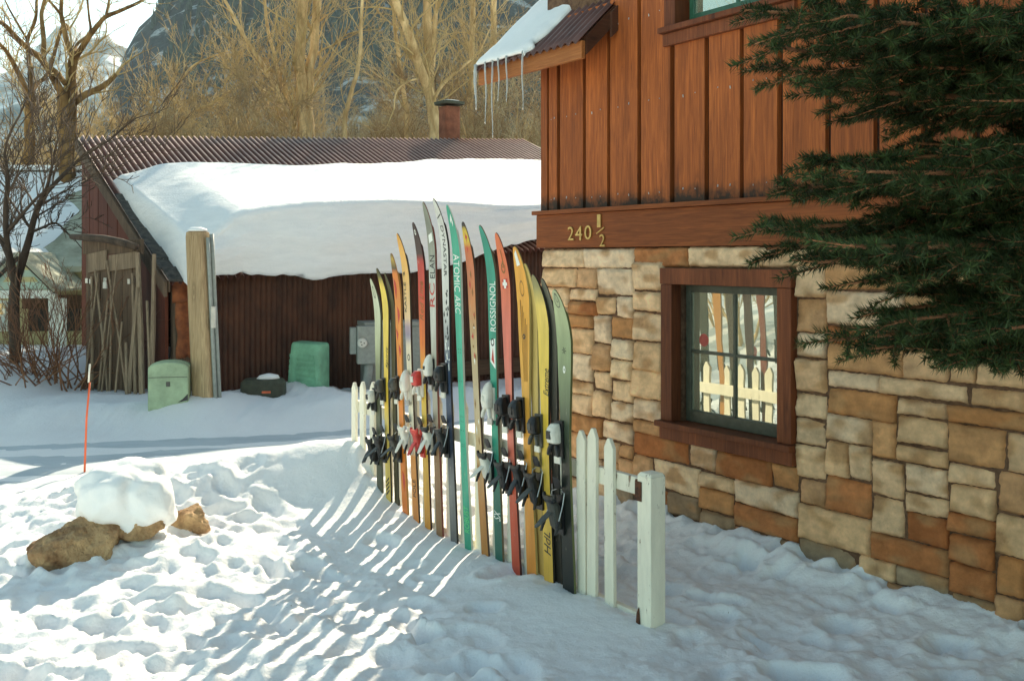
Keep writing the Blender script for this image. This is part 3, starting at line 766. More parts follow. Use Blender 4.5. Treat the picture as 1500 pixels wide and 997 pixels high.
SKI_BASE = [(559, 724), (572, 734), (596, 741), (612, 749), (629, 753), (646, 761), (667, 770), (688, 783), (713, 803), (734, 815), (759, 828), (782, 836), (807, 841), (836, 854)]
ski_s = [-fence_xz(*p, .03)[0] for p in SKI_BASE]
place = [-fence_xz(895, 760)[0], -fence_xz(868, 760)[0]] + [s - .066 for s in ski_s] + [-fence_xz(546, 640)[0], -fence_xz(532, 640)[0], -fence_xz(519, 640)[0]]
s_last = max(place)
rails = MB(); rails.cur = paint_col(.95)
for z0 in (.605, -.06):
    rails.box(-s_last - .05, -w - .004, .012, .048, z0, z0 + .085)
rails_o = rails.build('rail', white_paint, fence, bevel=.003)
for i, s in enumerate(sorted(place)):
    mb = MB(); hw = .035; k = rnd.uniform(.92, 1.05); mb.cur = paint_col(k)
    top = .872 + rnd.uniform(-.02, .02) - (.03 if i > 16 else 0)
    pk = rnd.uniform(-.006, .006)
    tilt = rnd.uniform(-.010, .010)
    pts = [(-hw, -.22), (hw, -.22), (hw + tilt, top - .048), (pk + tilt + .008, top), (pk + tilt - .008, top), (-hw + tilt, top - .048)]
    mb.prism(pts, -.011 + rnd.uniform(-.002, .002), .0105, 'y')
    o = mb.build('picket', white_paint, fence, bevel=.003); o.location = (-s, 0, 0)

# ------------------------------------------------------------------ skis
SK_OFF = .034
def lin(a, b, t): return tuple(x + (y - x) * t for x, y in zip(a, b))
class Ski:
    def __init__(s, bot, mid, tip, w0, w1, w2, stops, side, label, edge=None, th=.014, extra=0, speck=None):
        xb, zb_ = fence_xz(*bot, SK_OFF); xm, zm = fence_xz(*mid, SK_OFF)
        s.x0 = xb; s.lean = (xm - xb) / (zm - zb_)
        zb = gz(*to_world(FO, RZ_H, xb, -SK_OFF, 0).xy)
        s.z0 = min(zb_, zb) - .13
        s.x0 = xb + s.lean * (s.z0 - zb_)
        # where the tip is: along the ski and out from the fence
        lo, hi = 0, .3
        for _ in range(40):
            o = (lo + hi) / 2; xt, zt = fence_xz(*tip, SK_OFF + o)
            want = s.x0 + s.lean * (zt - s.z0)
            if xt < want: lo = o
            else: hi = o
        s.to = o if .01 < o < .2 else .07
        s.to = max(.035, min(.12, s.to))
        s.L = fence_xz(*tip, SK_OFF + s.to)[1] - s.z0
        s.tl = min(.36, s.L * .19)
        s.w = (w0 * .97, w1 * .92, w2 * .92); s.stops = stops; s.side = side; s.th = th
        s.rz = RZ_H
        s.org = to_world(FO, RZ_H, s.x0, -SK_OFF, s.z0)
        s.root = empty('ski', label, 'ski', s.org, RZ_H, 'skis standing along the picket fence')
    def frame(s, h):
        """centre line of the top sheet at height h over the tail (local x, y, z)"""
        t0 = s.L - s.tl
        o = s.to * max(0, (h - t0) / s.tl) ** 2.1 + .006 * math.sin(math.pi * min(1, h / t0))
        return Vector((s.lean * h, -o - s.th, h))
    def half(s, h):
        t = h / s.L; a, b, c = s.w
        sh = 1 - .16 * (1.9 / s.L) ** .5      # widest point of the shovel
        if t < .12: w = c
        elif t < .5: w = c + (b - c) * sstep(.12, .5, t)
        else: w = b + (a - b) * sstep(.5, sh, t)
        if t > sh:
            q = (t - sh) / (1 - sh); w = a * math.sqrt(max(0, 1 - q ** 2.3)) * (1 - .1 * q) + .004
        return w / 2
    def build(s):
        n = 72; vs = []; cs = []; mi = []; fs = []
        hs = [s.L * (1 - (1 - i / n) ** 1.25) for i in range(n + 1)]
        for h in hs:
            f = s.frame(h); w = s.half(h); t = h / s.L
            c = s.stops[0][1]
            for (ta, ca), (tb, cb) in zip(s.stops[:-1], s.stops[1:]):
                if ta <= t <= tb: c = lin(ca, cb, (t - ta) / max(1e-6, tb - ta)); break
            d = (s.frame(h + .004) - s.frame(h - .004)).normalized(); nrm = Vector((0, -d.z, d.y)).normalized()
            bk = -nrm * s.th * (.45 if t > .93 or t < .05 else 1)
            for q, (dx, b) in enumerate(((-w, 0), (w, 0), (w, 1), (-w, 1))):
                p = f + Vector((dx, 0, 0)) + (bk if b else Vector())
                vs.append(p)
        # front face and edges do not share vertices so that their colours stay apart
        mb = MB()
        m = len(hs)
        fc = []; 
        for i, h in enumerate(hs):
            t = h / s.L; c = s.stops[-1][1]
            for (ta, ca), (tb, cb) in zip(s.stops[:-1], s.stops[1:]):
                if ta <= t < tb: c = lin(ca, cb, (t - ta) / max(1e-6, tb - ta)); break
            fc += [c, c]
        front = [v for i in range(m) for v in (vs[4 * i], vs[4 * i + 1])]
        n0 = len(mb.v); mb.v += [tuple(v) for v in front]; mb.c += fc
        for i in range(m - 1): mb.f.append((n0 + 2 * i, n0 + 2 * i + 1, n0 + 2 * i + 3, n0 + 2 * i + 2)); mb.mi.append(0)
        for a, b in ((1, 2), (2, 3), (3, 0)):
            n0 = len(mb.v)
            for i in range(m): mb.v += [tuple(vs[4 * i + a]), tuple(vs[4 * i + b])]; mb.c += [s.side, s.side]
            for i in range(m - 1): mb.f.append((n0 + 2 * i, n0 + 2 * i + 1, n0 + 2 * i + 3, n0 + 2 * i + 2)); mb.mi.append(1)
        mb.add([vs[4 * (m - 1) + q] for q in range(4)], [(0, 1, 2, 3)], 1, s.side)
        s.body = mb.build('ski_body', [ski_top, ski_side], s.root, smooth=False, fix=False)
        return s
    def h_at(s, py): # height over the tail seen at photo row py (on the shaft)
        Yd = s.org.y; return EYE + (HZ - py) / FPX * Yd - s.z0
    def pt(s, h, x, out):
        f = s.frame(h); return f + Vector((x, -out, 0))
    def text(s, txt, py0, py1, frac, mat_, up=True, off=0, shear=0, name='lettering'):
        vs, fs = text_mesh(txt, shear); ha, hb = s.h_at(py1), s.h_at(py0)   # ha low, hb high
        me = bpy.data.meshes.new(name); pv = []
        for a, b in vs:
            if up: h = ha + a * (hb - ha); u = -(b - .5)
            else: h = hb - a * (hb - ha); u = (b - .5)
            pv.append(s.pt(h, u * 2 * s.half(h) * frac + off * s.half(h), .0012))
        me.from_pydata(pv, [], fs); me.materials.append(mat_)
        o = bpy.data.objects.new(name, me); col.objects.link(o); o.parent = s.root
        so = o.modifiers.new('thickness', 'SOLIDIFY'); so.thickness = .0006; so.offset = 0
        return o
    def patch(s, pts, mat_, name='emblem', out=.0012):
        """flat printed shape; pts in (fraction of half width, photo row)"""
        mb = MB(); P_ = []
        for u, py in pts:
            h = s.h_at(py); P_.append(s.pt(h, u * s.half(h), out))
        n = len(P_); mb.add(P_ + [p + Vector((0, .0008, 0)) for p in P_], [tuple(range(n)), tuple(range(2 * n - 1, n - 1, -1))] + [(i, i + n, (i + 1) % n + n, (i + 1) % n) for i in range(n)])
        return mb.build(name, mat_, s.root)
    def ring(s, py, ru, rpx, mat_, wd=.25, name='emblem', u0=0):
        mb = MB(); k = 18
        for q in range(k):
            a, b = 2 * math.pi * q / k, 2 * math.pi * (q + 1) / k
            P4 = []
            for an, r_ in ((a, 1), (b, 1), (b, 1 - wd), (a, 1 - wd)):
                h = s.h_at(py + rpx * r_ * math.sin(an)); P4.append(s.pt(h, (u0 + ru * r_ * math.cos(an)) * s.half(h), .0013))
            mb.add(P4, [(0, 1, 2, 3)])
        return mb.build(name, mat_, s.root)

X_, Y_, Z_ = (1, 0, 0), (0, 1, 0), (0, 0, 1)
BOOT = .31
def toe(sk, py, shell, dark, style=0, x=0.0, sc=1.0):
    sc *= .90
    h = sk.h_at(py); f = sk.frame(h); sl = math.atan(sk.lean)
    M_ = Matrix.Translation(f + Vector((x, 0, 0))) @ Matrix.Rotation(sl, 4, 'Y') @ Matrix.Scale(sc, 4)
    mb = MB()
    mb.box(-.032, .032, -.014, -.001, -.11, .075, 1, mtx=M_)                       # base plate
    prof = [(-.045, .020, .016, -.030), (-.035, .031, .026, -.036), (.0, .036, .032, -.038), (.04, .035, .030, -.036), (.075, .028, .023, -.030), (.098, .018, .014, -.024), (.106, .008, .006, -.020)] if style == 0 else \
           [(-.035, .026, .020, -.034), (-.028, .034, .030, -.040), (.02, .034, .034, -.044), (.045, .030, .028, -.040), (.062, .022, .018, -.032)]
    mb.loft([((0, yc, z), a, b, X_, Y_) for z, a, b, yc in prof], 16, 2.8, 0, mtx=M_)
    for sg in (-1, 1):                                                             # the two jaws
        mb.loft([((sg * .018, -.040, -.040), .014, .013, X_, Y_), ((sg * .030, -.044, -.062), .012, .014, X_, Y_), ((sg * .038, -.046, -.088), .008, .012, X_, Y_), ((sg * .040, -.046, -.096), .004, .006, X_, Y_)], 10, 2.4, 1, mtx=M_)
    mb.box(-.024, .024, -.026, -.0145, -.135, -.100, 2, mtx=M_)                      # sliding pad under the boot
    if style == 0: mb.box(-.009, .009, -.0725, -.066, .005, .03, 1, mtx=M_)          # setting window
    else: mb.box(-.016, .016, -.079, -.072, -.01, .03, 1, mtx=M_)
    return mb.build('toe_binding', [pal[shell], pal[dark], pal['steel'] if style == 0 else pal['white']], sk.root, smooth=False, bevel=.002)
def heel(sk, py, shell, dark, style=0, x=0.0, brake=True, sc=1.0):
    sc *= .95
    h = sk.h_at(py); f = sk.frame(h); sl = math.atan(sk.lean)
    M_ = Matrix.Translation(f + Vector((x, 0, 0))) @ Matrix.Rotation(sl, 4, 'Y') @ Matrix.Scale(sc, 4)
    mb = MB()
    mb.box(-.030, .030, -.013, -.001, -.13, .06, 1, mtx=M_)                          # track
    mb.loft([((0, -.026, -.105), .016, .012, X_, Y_), ((0, -.034, -.085), .028, .022, X_, Y_), ((0, -.040, -.03), .031, .028, X_, Y_), ((0, -.046, .01), .028, .030, X_, Y_), ((0, -.060, .035), .024, .024, X_, Y_)], 14, 3, 0, mtx=M_)
    # heel cup with its two lobes and the tread pedal
    mb.loft([((0, -.066, .030), .036, .014, X_, Y_), ((0, -.074, .050), .040, .016, X_, Y_), ((0, -.078, .066), .036, .010, X_, Y_)], 14, 2.6, 1, mtx=M_)
    for sg in (-1, 1):
        mb.loft([((sg * .030, -.066, .040), .010, .012, X_, Y_), ((sg * .040, -.070, .058), .009, .012, X_, Y_), ((sg * .043, -.070, .078), .005, .008, X_, Y_)], 10, 2.4, 1, mtx=M_)
    # release lever reaching down and outwards
    an = .55 if style == 0 else .95
    L_ = .10
    mb.loft([((0, -.055 - .0 * an, -.005), .020, .007, X_, Y_), ((0, -.065 - L_ * .45 * math.sin(an), -.01 - L_ * .45 * math.cos(an)), .024, .007, X_, Y_), ((0, -.065 - L_ * math.sin(an), -.01 - L_ * math.cos(an)), .017, .006, X_, Y_), ((0, -.066 - L_ * 1.1 * math.sin(an), -.012 - L_ * 1.1 * math.cos(an)), .008, .004, X_, Y_)], 12, 2.6, 2, mtx=M_)
    hb_ = mb.build('heel_binding', [pal[shell], pal[dark], pal['grey'] if shell in ('black',) and style == 1 else pal[shell]], sk.root, bevel=.002)
    if brake:
        b = MB(); w = sk.half(h) + .008
        for sg in (-1, 1):
            b.tube([M_ @ Vector(p) for p in ((sg * .020, -.012, .085), (sg * w, -.016, .075), (sg * (w + .003), -.030, .02), (sg * (w + .005), -.058, -.055), (sg * (w + .006), -.074, -.085))], .0032, 6, 0)
            b.loft([((sg * (w + .005), -.056, -.050), .006, .008, X_, Y_), ((sg * (w + .007), -.068, -.078), .008, .010, X_, Y_), ((sg * (w + .008), -.082, -.112), .007, .006, X_, Y_)], 8, 2.4, 1, mtx=M_)
        b.loft([((0, -.016, .095), .026, .006, X_, Y_), ((0, -.026, .125), .028, .005, X_, Y_), ((0, -.034, .150), .020, .004, X_, Y_)], 12, 3, 1, mtx=M_)
        b.build('ski_brake', [pal['steel'], pal['black']], sk.root)
    return hb_

BLK = (.015, .015, .016)
yel, org, redc = (.74, .50, .06), (.66, .17, .02), (.55, .05, .02)
# 1 short cream green ski
a = Ski((559, 724), (556, 491), (545, 408), .092, .066, .085, [(0, (.07, .07, .04)), (.45, (.10, .11, .06)), (.62, (.20, .22, .12)), (.72, (.40, .43, .26)), (.9, (.55, .57, .42)), (1, (.5, .52, .36))], (.10, .10, .07), 'cream to olive ski, the short one farthest left beside the bare white pickets').build()
a.ring(428, .4, 9, pal['lettering_black'], .2); toe(a, 583, 'white', 'black', 1, -.04); heel(a, 655, 'black', 'black', 0, -.02)
# 2 yellow
a = Ski((572, 734), (568, 491), (554, 393), .086, .066, .08, [(0, (.64, .46, .09)), (.4, (.66, .50, .13)), (.44, yel), (.93, (.76, .56, .10)), (.97, (.10, .09, .03)), (1, (.10, .09, .03))], (.05, .045, .035), 'bright yellow ski with a black edge between a cream and an orange ski').build()
a.text('Spirit', 508, 540, .5, pal['lettering_black'], True, .55, .3)
for k in range(4): a.patch([(-.7, 705 + k * 6), (.6, 697 + k * 6), (.6, 700 + k * 6), (-.7, 708 + k * 6)], pal['lettering_black'])
toe(a, 568, 'grey', 'black', 1, -.03); heel(a, 652, 'black', 'black', 1, -.03)
# 3 orange flame
a = Ski((596, 741), (587, 491), (575, 371), .088, .066, .08, [(0, org), (.5, (.68, .22, .03)), (.7, (.72, .26, .04)), (.93, (.66, .20, .03)), (.945, (.08, .06, .03)), (.98, (.45, .30, .05)), (1, (.05, .04, .03))], (.42, .20, .06), 'orange flame patterned ski with a black and yellow tip').build()
for (p0, p1, u) in ((408, 440, -.5), (450, 476, .1), (482, 500, -.5), (505, 525, .3), (690, 720, 0)):
    a.patch([(u - .3, p0), (u + .35, p0 + 6), (u + .5, (p0 + p1) / 2), (u + .1, p1), (u - .2, (p0 + p1) / 2)], pal['lettering_red'], 'flame_mark')
toe(a, 567, 'grey', 'black', 1, -.03); heel(a, 652, 'grey', 'black', 1, -.03)
# 4 peach and white
a = Ski((612, 749), (601, 491), (584, 342), .09, .068, .082, [(0, (.62, .22, .04)), (.27, (.62, .26, .06)), (.29, (.70, .66, .52)), (.55, (.72, .66, .50)), (.63, (.70, .60, .44)), (.66, (.25, .22, .30)), (.70, (.42, .30, .34)), (.715, (.74, .52, .30)), (.86, (.72, .42, .12)), (1, (.72, .36, .07))], (.06, .04, .03), 'peach ski fading to white with dark upright lettering and an orange tail').build()
a.text('KASTLE', 414, 458, .36, pal['lettering_black'], True, -.45); a.patch([(-.7, 400), (-.2, 398), (-.2, 405), (-.45, 401), (-.7, 406)], pal['lettering_black'])
a.ring(525, .5, 5, pal['lettering_black'], .35); a.text('POLE', 703, 728, .5, pal['lettering_black'], True)
toe(a, 566, 'white', 'white', 0, -.005, 1.1); heel(a, 640, 'white', 'white', 0, -.02)
# 5 red to orange
a = Ski((629, 753), (622, 491), (607, 326), .09, .068, .082, [(0, (.64, .24, .03)), (.35, (.60, .40, .06)), (.5, (.62, .42, .06)), (.62, (.66, .17, .02)), (.78, redc), (.88, (.42, .03, .02)), (.9, (.06, .03, .025)), (1, (.05, .03, .025))], (.05, .02, .02), 'red to orange ski with dark tip and dark script running up it').build()
a.text('Red Line', 412, 470, .6, pal['lettering_ochre'], True, 0, .3); a.ring(340, .35, 4, pal['lettering_white'], .45)
toe(a, 558, 'red', 'white', 1, -.02, 1.1); heel(a, 643, 'red', 'red', 0, -.02)
# 6 grey
a = Ski((646, 761), (638.5, 491), (622, 296), .088, .067, .082, [(0, (.26, .13, .05)), (.3, (.26, .15, .07)), (.42, (.36, .33, .26)), (.6, (.42, .42, .36)), (.64, (.50, .50, .45)), (.78, (.52, .53, .48)), (.85, (.27, .28, .23)), (.93, (.20, .21, .17)), (1, (.24, .25, .19))], (.20, .06, .045), 'grey ski with black and red capital letters and a grey green tip').build()
a.text('ELAN', 374, 408, .72, pal['lettering_black'], True, .1); a.text('RC', 415, 450, .82, pal['lettering_red'], True, -.1)
a.patch([(-.5, 344), (.6, 340), (.6, 352), (-.5, 356)], pal['lettering_white'])
toe(a, 543, 'white', 'black', 0, -.02, 1.05); heel(a, 640, 'white', 'black', 0, -.03)
# 7 white and black speckled
a = Ski((667, 770), (658, 491), (637, 291), .088, .067, .082, [(0, (.10, .10, .10)), (.2, (.20, .20, .20)), (.3, (.04, .05, .07)), (.42, (.03, .05, .10)), (.55, (.05, .08, .14)), (.62, (.30, .32, .33)), (.70, (.60, .60, .57)), (.93, (.62, .62, .58)), (1, (.6, .6, .55))], (.02, .02, .022), 'white and black speckled ski turning navy blue, the tallest of the row').build()
a.text('DYNASTAR', 330, 405, .42, pal['lettering_black'], False, .1)
rr7 = random.Random(3)
for k in range(26):
    py = rr7.uniform(425, 545); u = rr7.uniform(-.7, .7); d = rr7.uniform(1.5, 5)
    a.patch([(u - .2, py), (u + .1, py - d), (u + .25, py + d * .4), (u - .05, py + d)], pal['lettering_black'] if py < 500 else pal['lettering_white'], 'speckle')
a.patch([(-.7, 318), (.8, 312), (.8, 314), (-.7, 320)], pal['lettering_black'])
toe(a, 552, 'black', 'black', 1, -.03, 1.15); heel(a, 643, 'black', 'black', 0, -.03)
# 8 teal green, no bindings
a = Ski((688, 783), (676, 491), (657, 300), .088, .068, .084, [(0, (.04, .30, .19)), (.3, (.05, .38, .25)), (.7, (.06, .40, .27)), (.9, (.05, .36, .24)), (1, (.04, .30, .2))], (.60, .60, .50), 'teal green ski with large white capital letters and no bindings').build()
a.text('ATOMIC', 372, 428, .8, pal['lettering_white'], False); a.text('ARC', 433, 461, .8, pal['lettering_white'], False, 0, .2)
a.text('ROBUST', 742, 780, .7, pal['lettering_green'], True)
a.patch([(-.3, 322), (.5, 312), (.55, 326), (.2, 331), (.25, 320), (-.1, 326)], pal['lettering_white'])
for py in (513, 518, 560, 612, 619, 632, 652, 655):
    for u in (-.3, .35): a.ring(py, .09, .9, pal['lettering_black'], .95, 'screw_hole', u)
# 9 worn red orange
a = Ski((713, 803), (697, 491), (680, 325), .086, .067, .08, [(0, (.40, .17, .03)), (.2, (.46, .20, .05)), (.36, (.50, .36, .18)), (.5, (.52, .42, .27)), (.66, (.52, .38, .20)), (.76, (.55, .22, .08)), (.86, (.52, .16, .07)), (.93, (.56, .14, .04)), (.94, (.62, .44, .05)), (.98, (.6, .42, .05)), (.985, BLK), (1, BLK)], (.10, .06, .04), 'worn red ski faded to bare tan with a yellow and black tip').build()
rr9 = random.Random(9)
for k in range(22):
    py = rr9.uniform(345, 700); u = rr9.uniform(-.6, .6); d = rr9.uniform(2, 8)
    a.patch([(u - .2, py), (u, py - d), (u + .2, py), (u + .05, py + d)], pal[rr9.choice(('lettering_red', 'lettering_white', 'lettering_ochre'))], 'scuff')
# 10 dark green
a = Ski((734, 815), (725, 491), (705, 330), .09, .07, .084, [(0, (.015, .10, .075)), (.3, (.02, .14, .10)), (.42, (.03, .30, .20)), (.6, (.03, .28, .19)), (.9, (.03, .27, .19)), (1, (.03, .26, .19))], (.16, .12, .07), 'deep green ski with white capital letters reading upward and a white panel').build()
a.text('ROSSIGNOL', 412, 486, .72, pal['lettering_white'], True, .25)
a.patch([(-.75, 500), (.75, 496), (.75, 541), (-.75, 531)], pal['lettering_white']); a.patch([(-.4, 528), (.1, 510), (.45, 534)], pal['lettering_red'], out=.0022); a.ring(502, .5, 6, pal['lettering_black'], .4)
a.text('SX', 748, 762, .9, pal['lettering_white'], True, 0, .3)
toe(a, 588, 'white', 'white', 0, -.015, 1.15); heel(a, 680, 'white', 'black', 1, -.045)
# 11 coral red
a = Ski((759, 828), (746, 491), (729, 341), .098, .068, .084, [(0, (.50, .07, .03)), (.3, (.52, .08, .035)), (.5, (.64, .20, .15)), (.75, (.66, .17, .12)), (.88, (.68, .16, .07)), (1, (.68, .16, .05))], (.10, .03, .025), 'coral red ski with a white cross emblem between a green and a wooden orange one').build()
a.patch([(-.55, 410), (.55, 408), (.55, 422), (-.55, 424)], pal['lettering_red']); a.patch([(-.2, 410), (.2, 410), (.2, 414), (.45, 414), (.45, 419), (.2, 419), (.2, 423), (-.2, 423), (-.2, 419), (-.45, 419), (-.45, 414), (-.2, 414)], pal['lettering_white'], out=.0022)
a.ring(393, .45, 8, pal['lettering_ochre'], .35); a.ring(388, .2, 5, pal['lettering_ochre'], .4); a.patch([(-.05, 365), (.1, 365), (.25, 385), (.1, 385)], pal['lettering_ochre'])
toe(a, 600, 'black', 'black', 1, -.02, 1.15); heel(a, 694, 'black', 'black', 1, -.03)
# 12 orange wood, wide shovel
a = Ski((782, 836), (771, 491), (756, 361), .118, .072, .098, [(0, (.62, .22, .03)), (.4, (.66, .30, .045)), (.6, (.70, .36, .06)), (.8, (.74, .36, .05)), (1, (.74, .34, .05))], (.46, .34, .12), 'wide orange wood grain ski with a white emblem near its broad tip').build()
a.patch([(-.55, 372), (.25, 366), (.4, 388), (-.35, 390)], pal['lettering_white']); a.ring(378, .26, 6, pal['lettering_black'], .3, u0=-.1); a.ring(423, .35, 12, pal['lettering_ochre'], .18); a.ring(494, .25, 4, pal['lettering_black'], .6)
for k in range(5): a.patch([(-.5 + .25 * k, 440 + 9 * k), (-.42 + .25 * k, 440 + 9 * k), (-.2 + .2 * k, 560), (-.25 + .2 * k, 560)], pal['lettering_ochre'], 'grain_line')
toe(a, 605, 'black', 'black', 1, -.04, 1.2); heel(a, 698, 'black', 'black', 0, -.03)
# 13 yellow with dark edge
a = Ski((807, 841), (799, 491), (783, 402), .102, .07, .09, [(0, (.60, .34, .05)), (.3, (.68, .45, .07)), (.42, (.70, .48, .08)), (.6, yel), (.9, (.74, .54, .12)), (.96, (.30, .27, .10)), (1, (.2, .18, .07))], (.03, .026, .02), 'yellow ski with wide black side and black script by the stone wall corner').build()
a.text('Extreme', 540, 580, .6, pal['lettering_black'], True, .5, .4); a.text('HdL', 778, 812, .7, pal['lettering_black'], True, 0, .3)
toe(a, 628, 'black', 'grey', 1, -.045, 1.1); heel(a, 712, 'black', 'black', 1, -.05, True, 1.1)
# 14 green fading to black
a = Ski((836, 854), (829, 491), (814, 424), .122, .078, .106, [(0, (.018, .020, .018)), (.45, (.022, .026, .022)), (.58, (.06, .08, .05)), (.68, (.16, .20, .11)), (.8, (.27, .33, .18)), (.93, (.38, .43, .24)), (1, (.42, .46, .27))], (.12, .13, .05), 'pale green ski fading to black, the broadest one at the right end').build()
a.ring(440, .55, 11, pal['lettering_black'], .12); a.ring(437, .3, 6, pal['lettering_black'], .15, u0=.1); a.ring(542, .2, 5.5, pal['lettering_white'], .6)
for k in range(6):
    t = k * 1.05; a.patch([(0, 514), (.3 * math.cos(t), 514 + 5 * math.sin(t)), (.3 * math.cos(t + .25), 514 + 5 * math.sin(t + .25))], pal['lettering_black'])
toe(a, 640, 'white', 'black', 1, -.04, 1.2); heel(a, 745, 'grey', 'black', 1, -.045, True, 1.15)
# the second skis of three pairs, half hidden behind the first
Ski((579, 735), (574, 491), (561, 400), .066, .05, .06, [(0, (.07, .06, .03)), (1, (.12, .11, .06))], (.04, .04, .03), 'dark olive ski half hidden behind the bright yellow one').build().root.location += Vector((.02, .02, 0))
Ski((790, 838), (779, 491), (766, 386), .085, .062, .08, [(0, (.50, .30, .08)), (.5, (.60, .44, .16)), (1, (.66, .48, .16))], (.45, .36, .16), 'pale yellow ski half hidden behind the orange wood grain one').build().root.location += Vector((.02, .02, 0))
Ski((816, 843), (807, 491), (791, 408), .078, .060, .07, [(0, (.03, .026, .02)), (.6, (.06, .055, .045)), (.9, (.16, .155, .12)), (1, (.2, .19, .14))], (.03, .03, .028), 'dark grey ski half hidden behind the yellow one with black script').build().root.location += Vector((.02, .02, 0))
# board standing by the house corner behind the skis
xq, _ = house_xz(817, 560, .05)
mb = MB(); mb.box(-.055, .055, -.02, .02, -.1, .78); o = mb.build('wooden_board', brown_board, None, bevel=.004)
o.location = to_world(HC, RZ_H, xq, -.10, 0); o.rotation_euler = (0, 0, RZ_H)
tag(o, 'short reddish brown board upright against the stone wall behind the skis', 'board')
# ------------------------------------------------------------------ the old shed
shed = empty('old_shed', 'ramshackle rusty metal shed with a deep layer of snow on its roof', 'shed', SA, RZ_S)
zE = lambda x: 1.60 + .075 * x
zR = lambda x: 3.67 + .0607 * x
SLEN, SDEP, OV = 8.8, 4.9, .32
roofz = lambda x, y: zE(x) + (zR(x) - zE(x)) * (y / SDEP)
corrugated('shed_roof', 0, SLEN, lambda x, y: roofz(x, y), -OV, SDEP + .08, .1, .036, shed_roof_metal, shed, 14, worn=((.115, .042, .032), (.62, .44, .38)))  # worn: trough brown, and a pale pink that paints sunlight on the crests
# front wall of corrugated sheets with a torn upper edge
pitch = .07; xs = np.arange(.22, SLEN - .1, pitch / 8)
V = []
tops = [min(roofz(x, 0) - .03, 1.99 + .25) - .03 - .05 * vnoise(np.array([x * 7.]), np.array([3.]), 4)[0] + .015 * math.sin(x * 50) for x in xs]
for q in np.linspace(0, 1, 10):
    for x, t in zip(xs, tops): V.append((x, -.012 + .013 * math.cos(2 * math.pi * x / pitch) + .01 * math.sin(x * 1.7), -.25 + (t + .25) * q))
o = grid_obj('front_wall', np.array(V), len(xs), 10, rust_wall, shed)
so = o.modifiers.new('thickness', 'SOLIDIFY'); so.thickness = .004; so.offset = 1
mb = MB(); mb.box(.2, SLEN - .1, .03, .10, -.3, 1.5); mb.prism([(.05, -.3), (SDEP, -.3), (SDEP, 3.55), (.05, 1.5)], SLEN - .12, SLEN - .04, 'x'); mb.box(.1, SLEN - .1, SDEP - .1, SDEP, -.3, 3.5)
mb.build('wall_core', m_plain('dark_shed_interior', (.03, .018, .012), .9), shed)
mb = MB(); mb.box(3.6, SLEN - .2, -.10, -.035, .05, .27); mb.build('sill_timber', old_wood_x, shed, bevel=.008)
# left gable of faded boards
mb = MB()
for k in range(16):
    y0 = .02 + k * .305; y1 = y0 + .297
    if y0 > SDEP: break
    mb.prism([(y0, -.3), (min(y1, SDEP), -.3), (min(y1, SDEP), roofz(.1, min(y1, SDEP)) - .06), (y0, roofz(.1, y0) - .06)], .06 + .006 * (k % 2), .10, 'x')
mb.build('gable_boards', red_wood, shed)
# rake boards and their rotten lower ends
mb = MB()
def rake(x0, x1, t0, t1, ya, yb):
    mb.add([(x, y, roofz(0, y) - t) for x in (x0, x1) for y in (ya, yb) for t in (t0, t1)], [(0, 1, 3, 2), (4, 6, 7, 5), (0, 4, 5, 1), (2, 3, 7, 6), (0, 2, 6, 4), (1, 5, 7, 3)])
rake(-.03, .012, .01, .19, -OV + .05, SDEP + .05); rake(.03, .06, .03, .16, -OV + .1, SDEP)
mb.build('rake_board', old_wood, shed, bevel=.006)
mb = MB()
rr = random.Random(2)
for k in range(9):   # rotten shakes showing at the left edge under the snow
    y = -OV - .02 + k * .30; x = .03 + .02 * rr.random()
    mb.box(0, .16, 0, .34, 0, .03, mtx=Matrix.Translation((x - .04, y, roofz(0, y) + .02)) @ Matrix.Rotation(.42 + rr.uniform(-.06, .05), 4, 'X'))
mb.build('rotten_shakes', m_speck('black_rotten_shake', (.02, .02, .02), (.10, .085, .07), 14, .9, 0, .5, .01), shed)
mb = MB(); mb.box(.14, .34, -.06, .08, -.3, 1.62); mb.build('corner_post', old_wood, shed, bevel=.012)
# crumpled sheets at the corner
mb = MB()
def sheet(x0, x1, z0, z1, y0, am, sd):
    V = []; n = 14
    for b in range(n):
        for a in range(n):
            u, t = a / (n - 1), b / (n - 1)
            X = x0 + (x1 - x0) * u + .03 * mnoise.noise((t * 4, sd, 1)); Z = z0 + (z1 - z0) * t + .05 * mnoise.noise((u * 5, sd, 9)) * (1 if b in (0, n - 1) else .3)
            V.append((X, y0 - am * mnoise.noise((u * 2.3 + sd, t * 2.3, sd)) - .02 * math.sin(u * 7), Z))
    mb.add(V, [(b * n + a, b * n + a + 1, (b + 1) * n + a + 1, (b + 1) * n + a) for b in range(n - 1) for a in range(n - 1)])
sheet(.10, .42, 1.22, 1.56, -.13, .05, 2.1); sheet(.16, .40, .55, 1.25, -.10, .03, 5.2); sheet(.40, .60, 1.05, 1.42, -.09, .05, 7.7)
o = mb.build('torn_flashing', rust_flash, shed, smooth=True); so = o.modifiers.new('thickness', 'SOLIDIFY'); so.thickness = .006
# chimney behind the ridge
cxl = 7.15
mb = MB(); mb.loft([((cxl, SDEP + .3, z), .175, .175, X_, Y_) for z in (-.2, 3.0, 4.82)], 16, 6); ch_ = mb.build('chimney', brick_m, shed, bevel=.01)
mb = MB(); mb.loft([((cxl, SDEP + .3, z), w_, w_, X_, Y_) for z, w_ in ((4.862, .25), (4.92, .26), (4.93, .2))], 16, 6); mb.build('chimney_cap', pal['vault_green'], ch_)
mb = MB(); mb.loft([((cxl, SDEP + .3, z), w_, w_, X_, Y_) for z, w_ in ((4.932, .20), (4.945, .18), (4.955, .10))], 16, 3); mb.build('chimney_snow', snow_smooth, ch_, smooth=True)
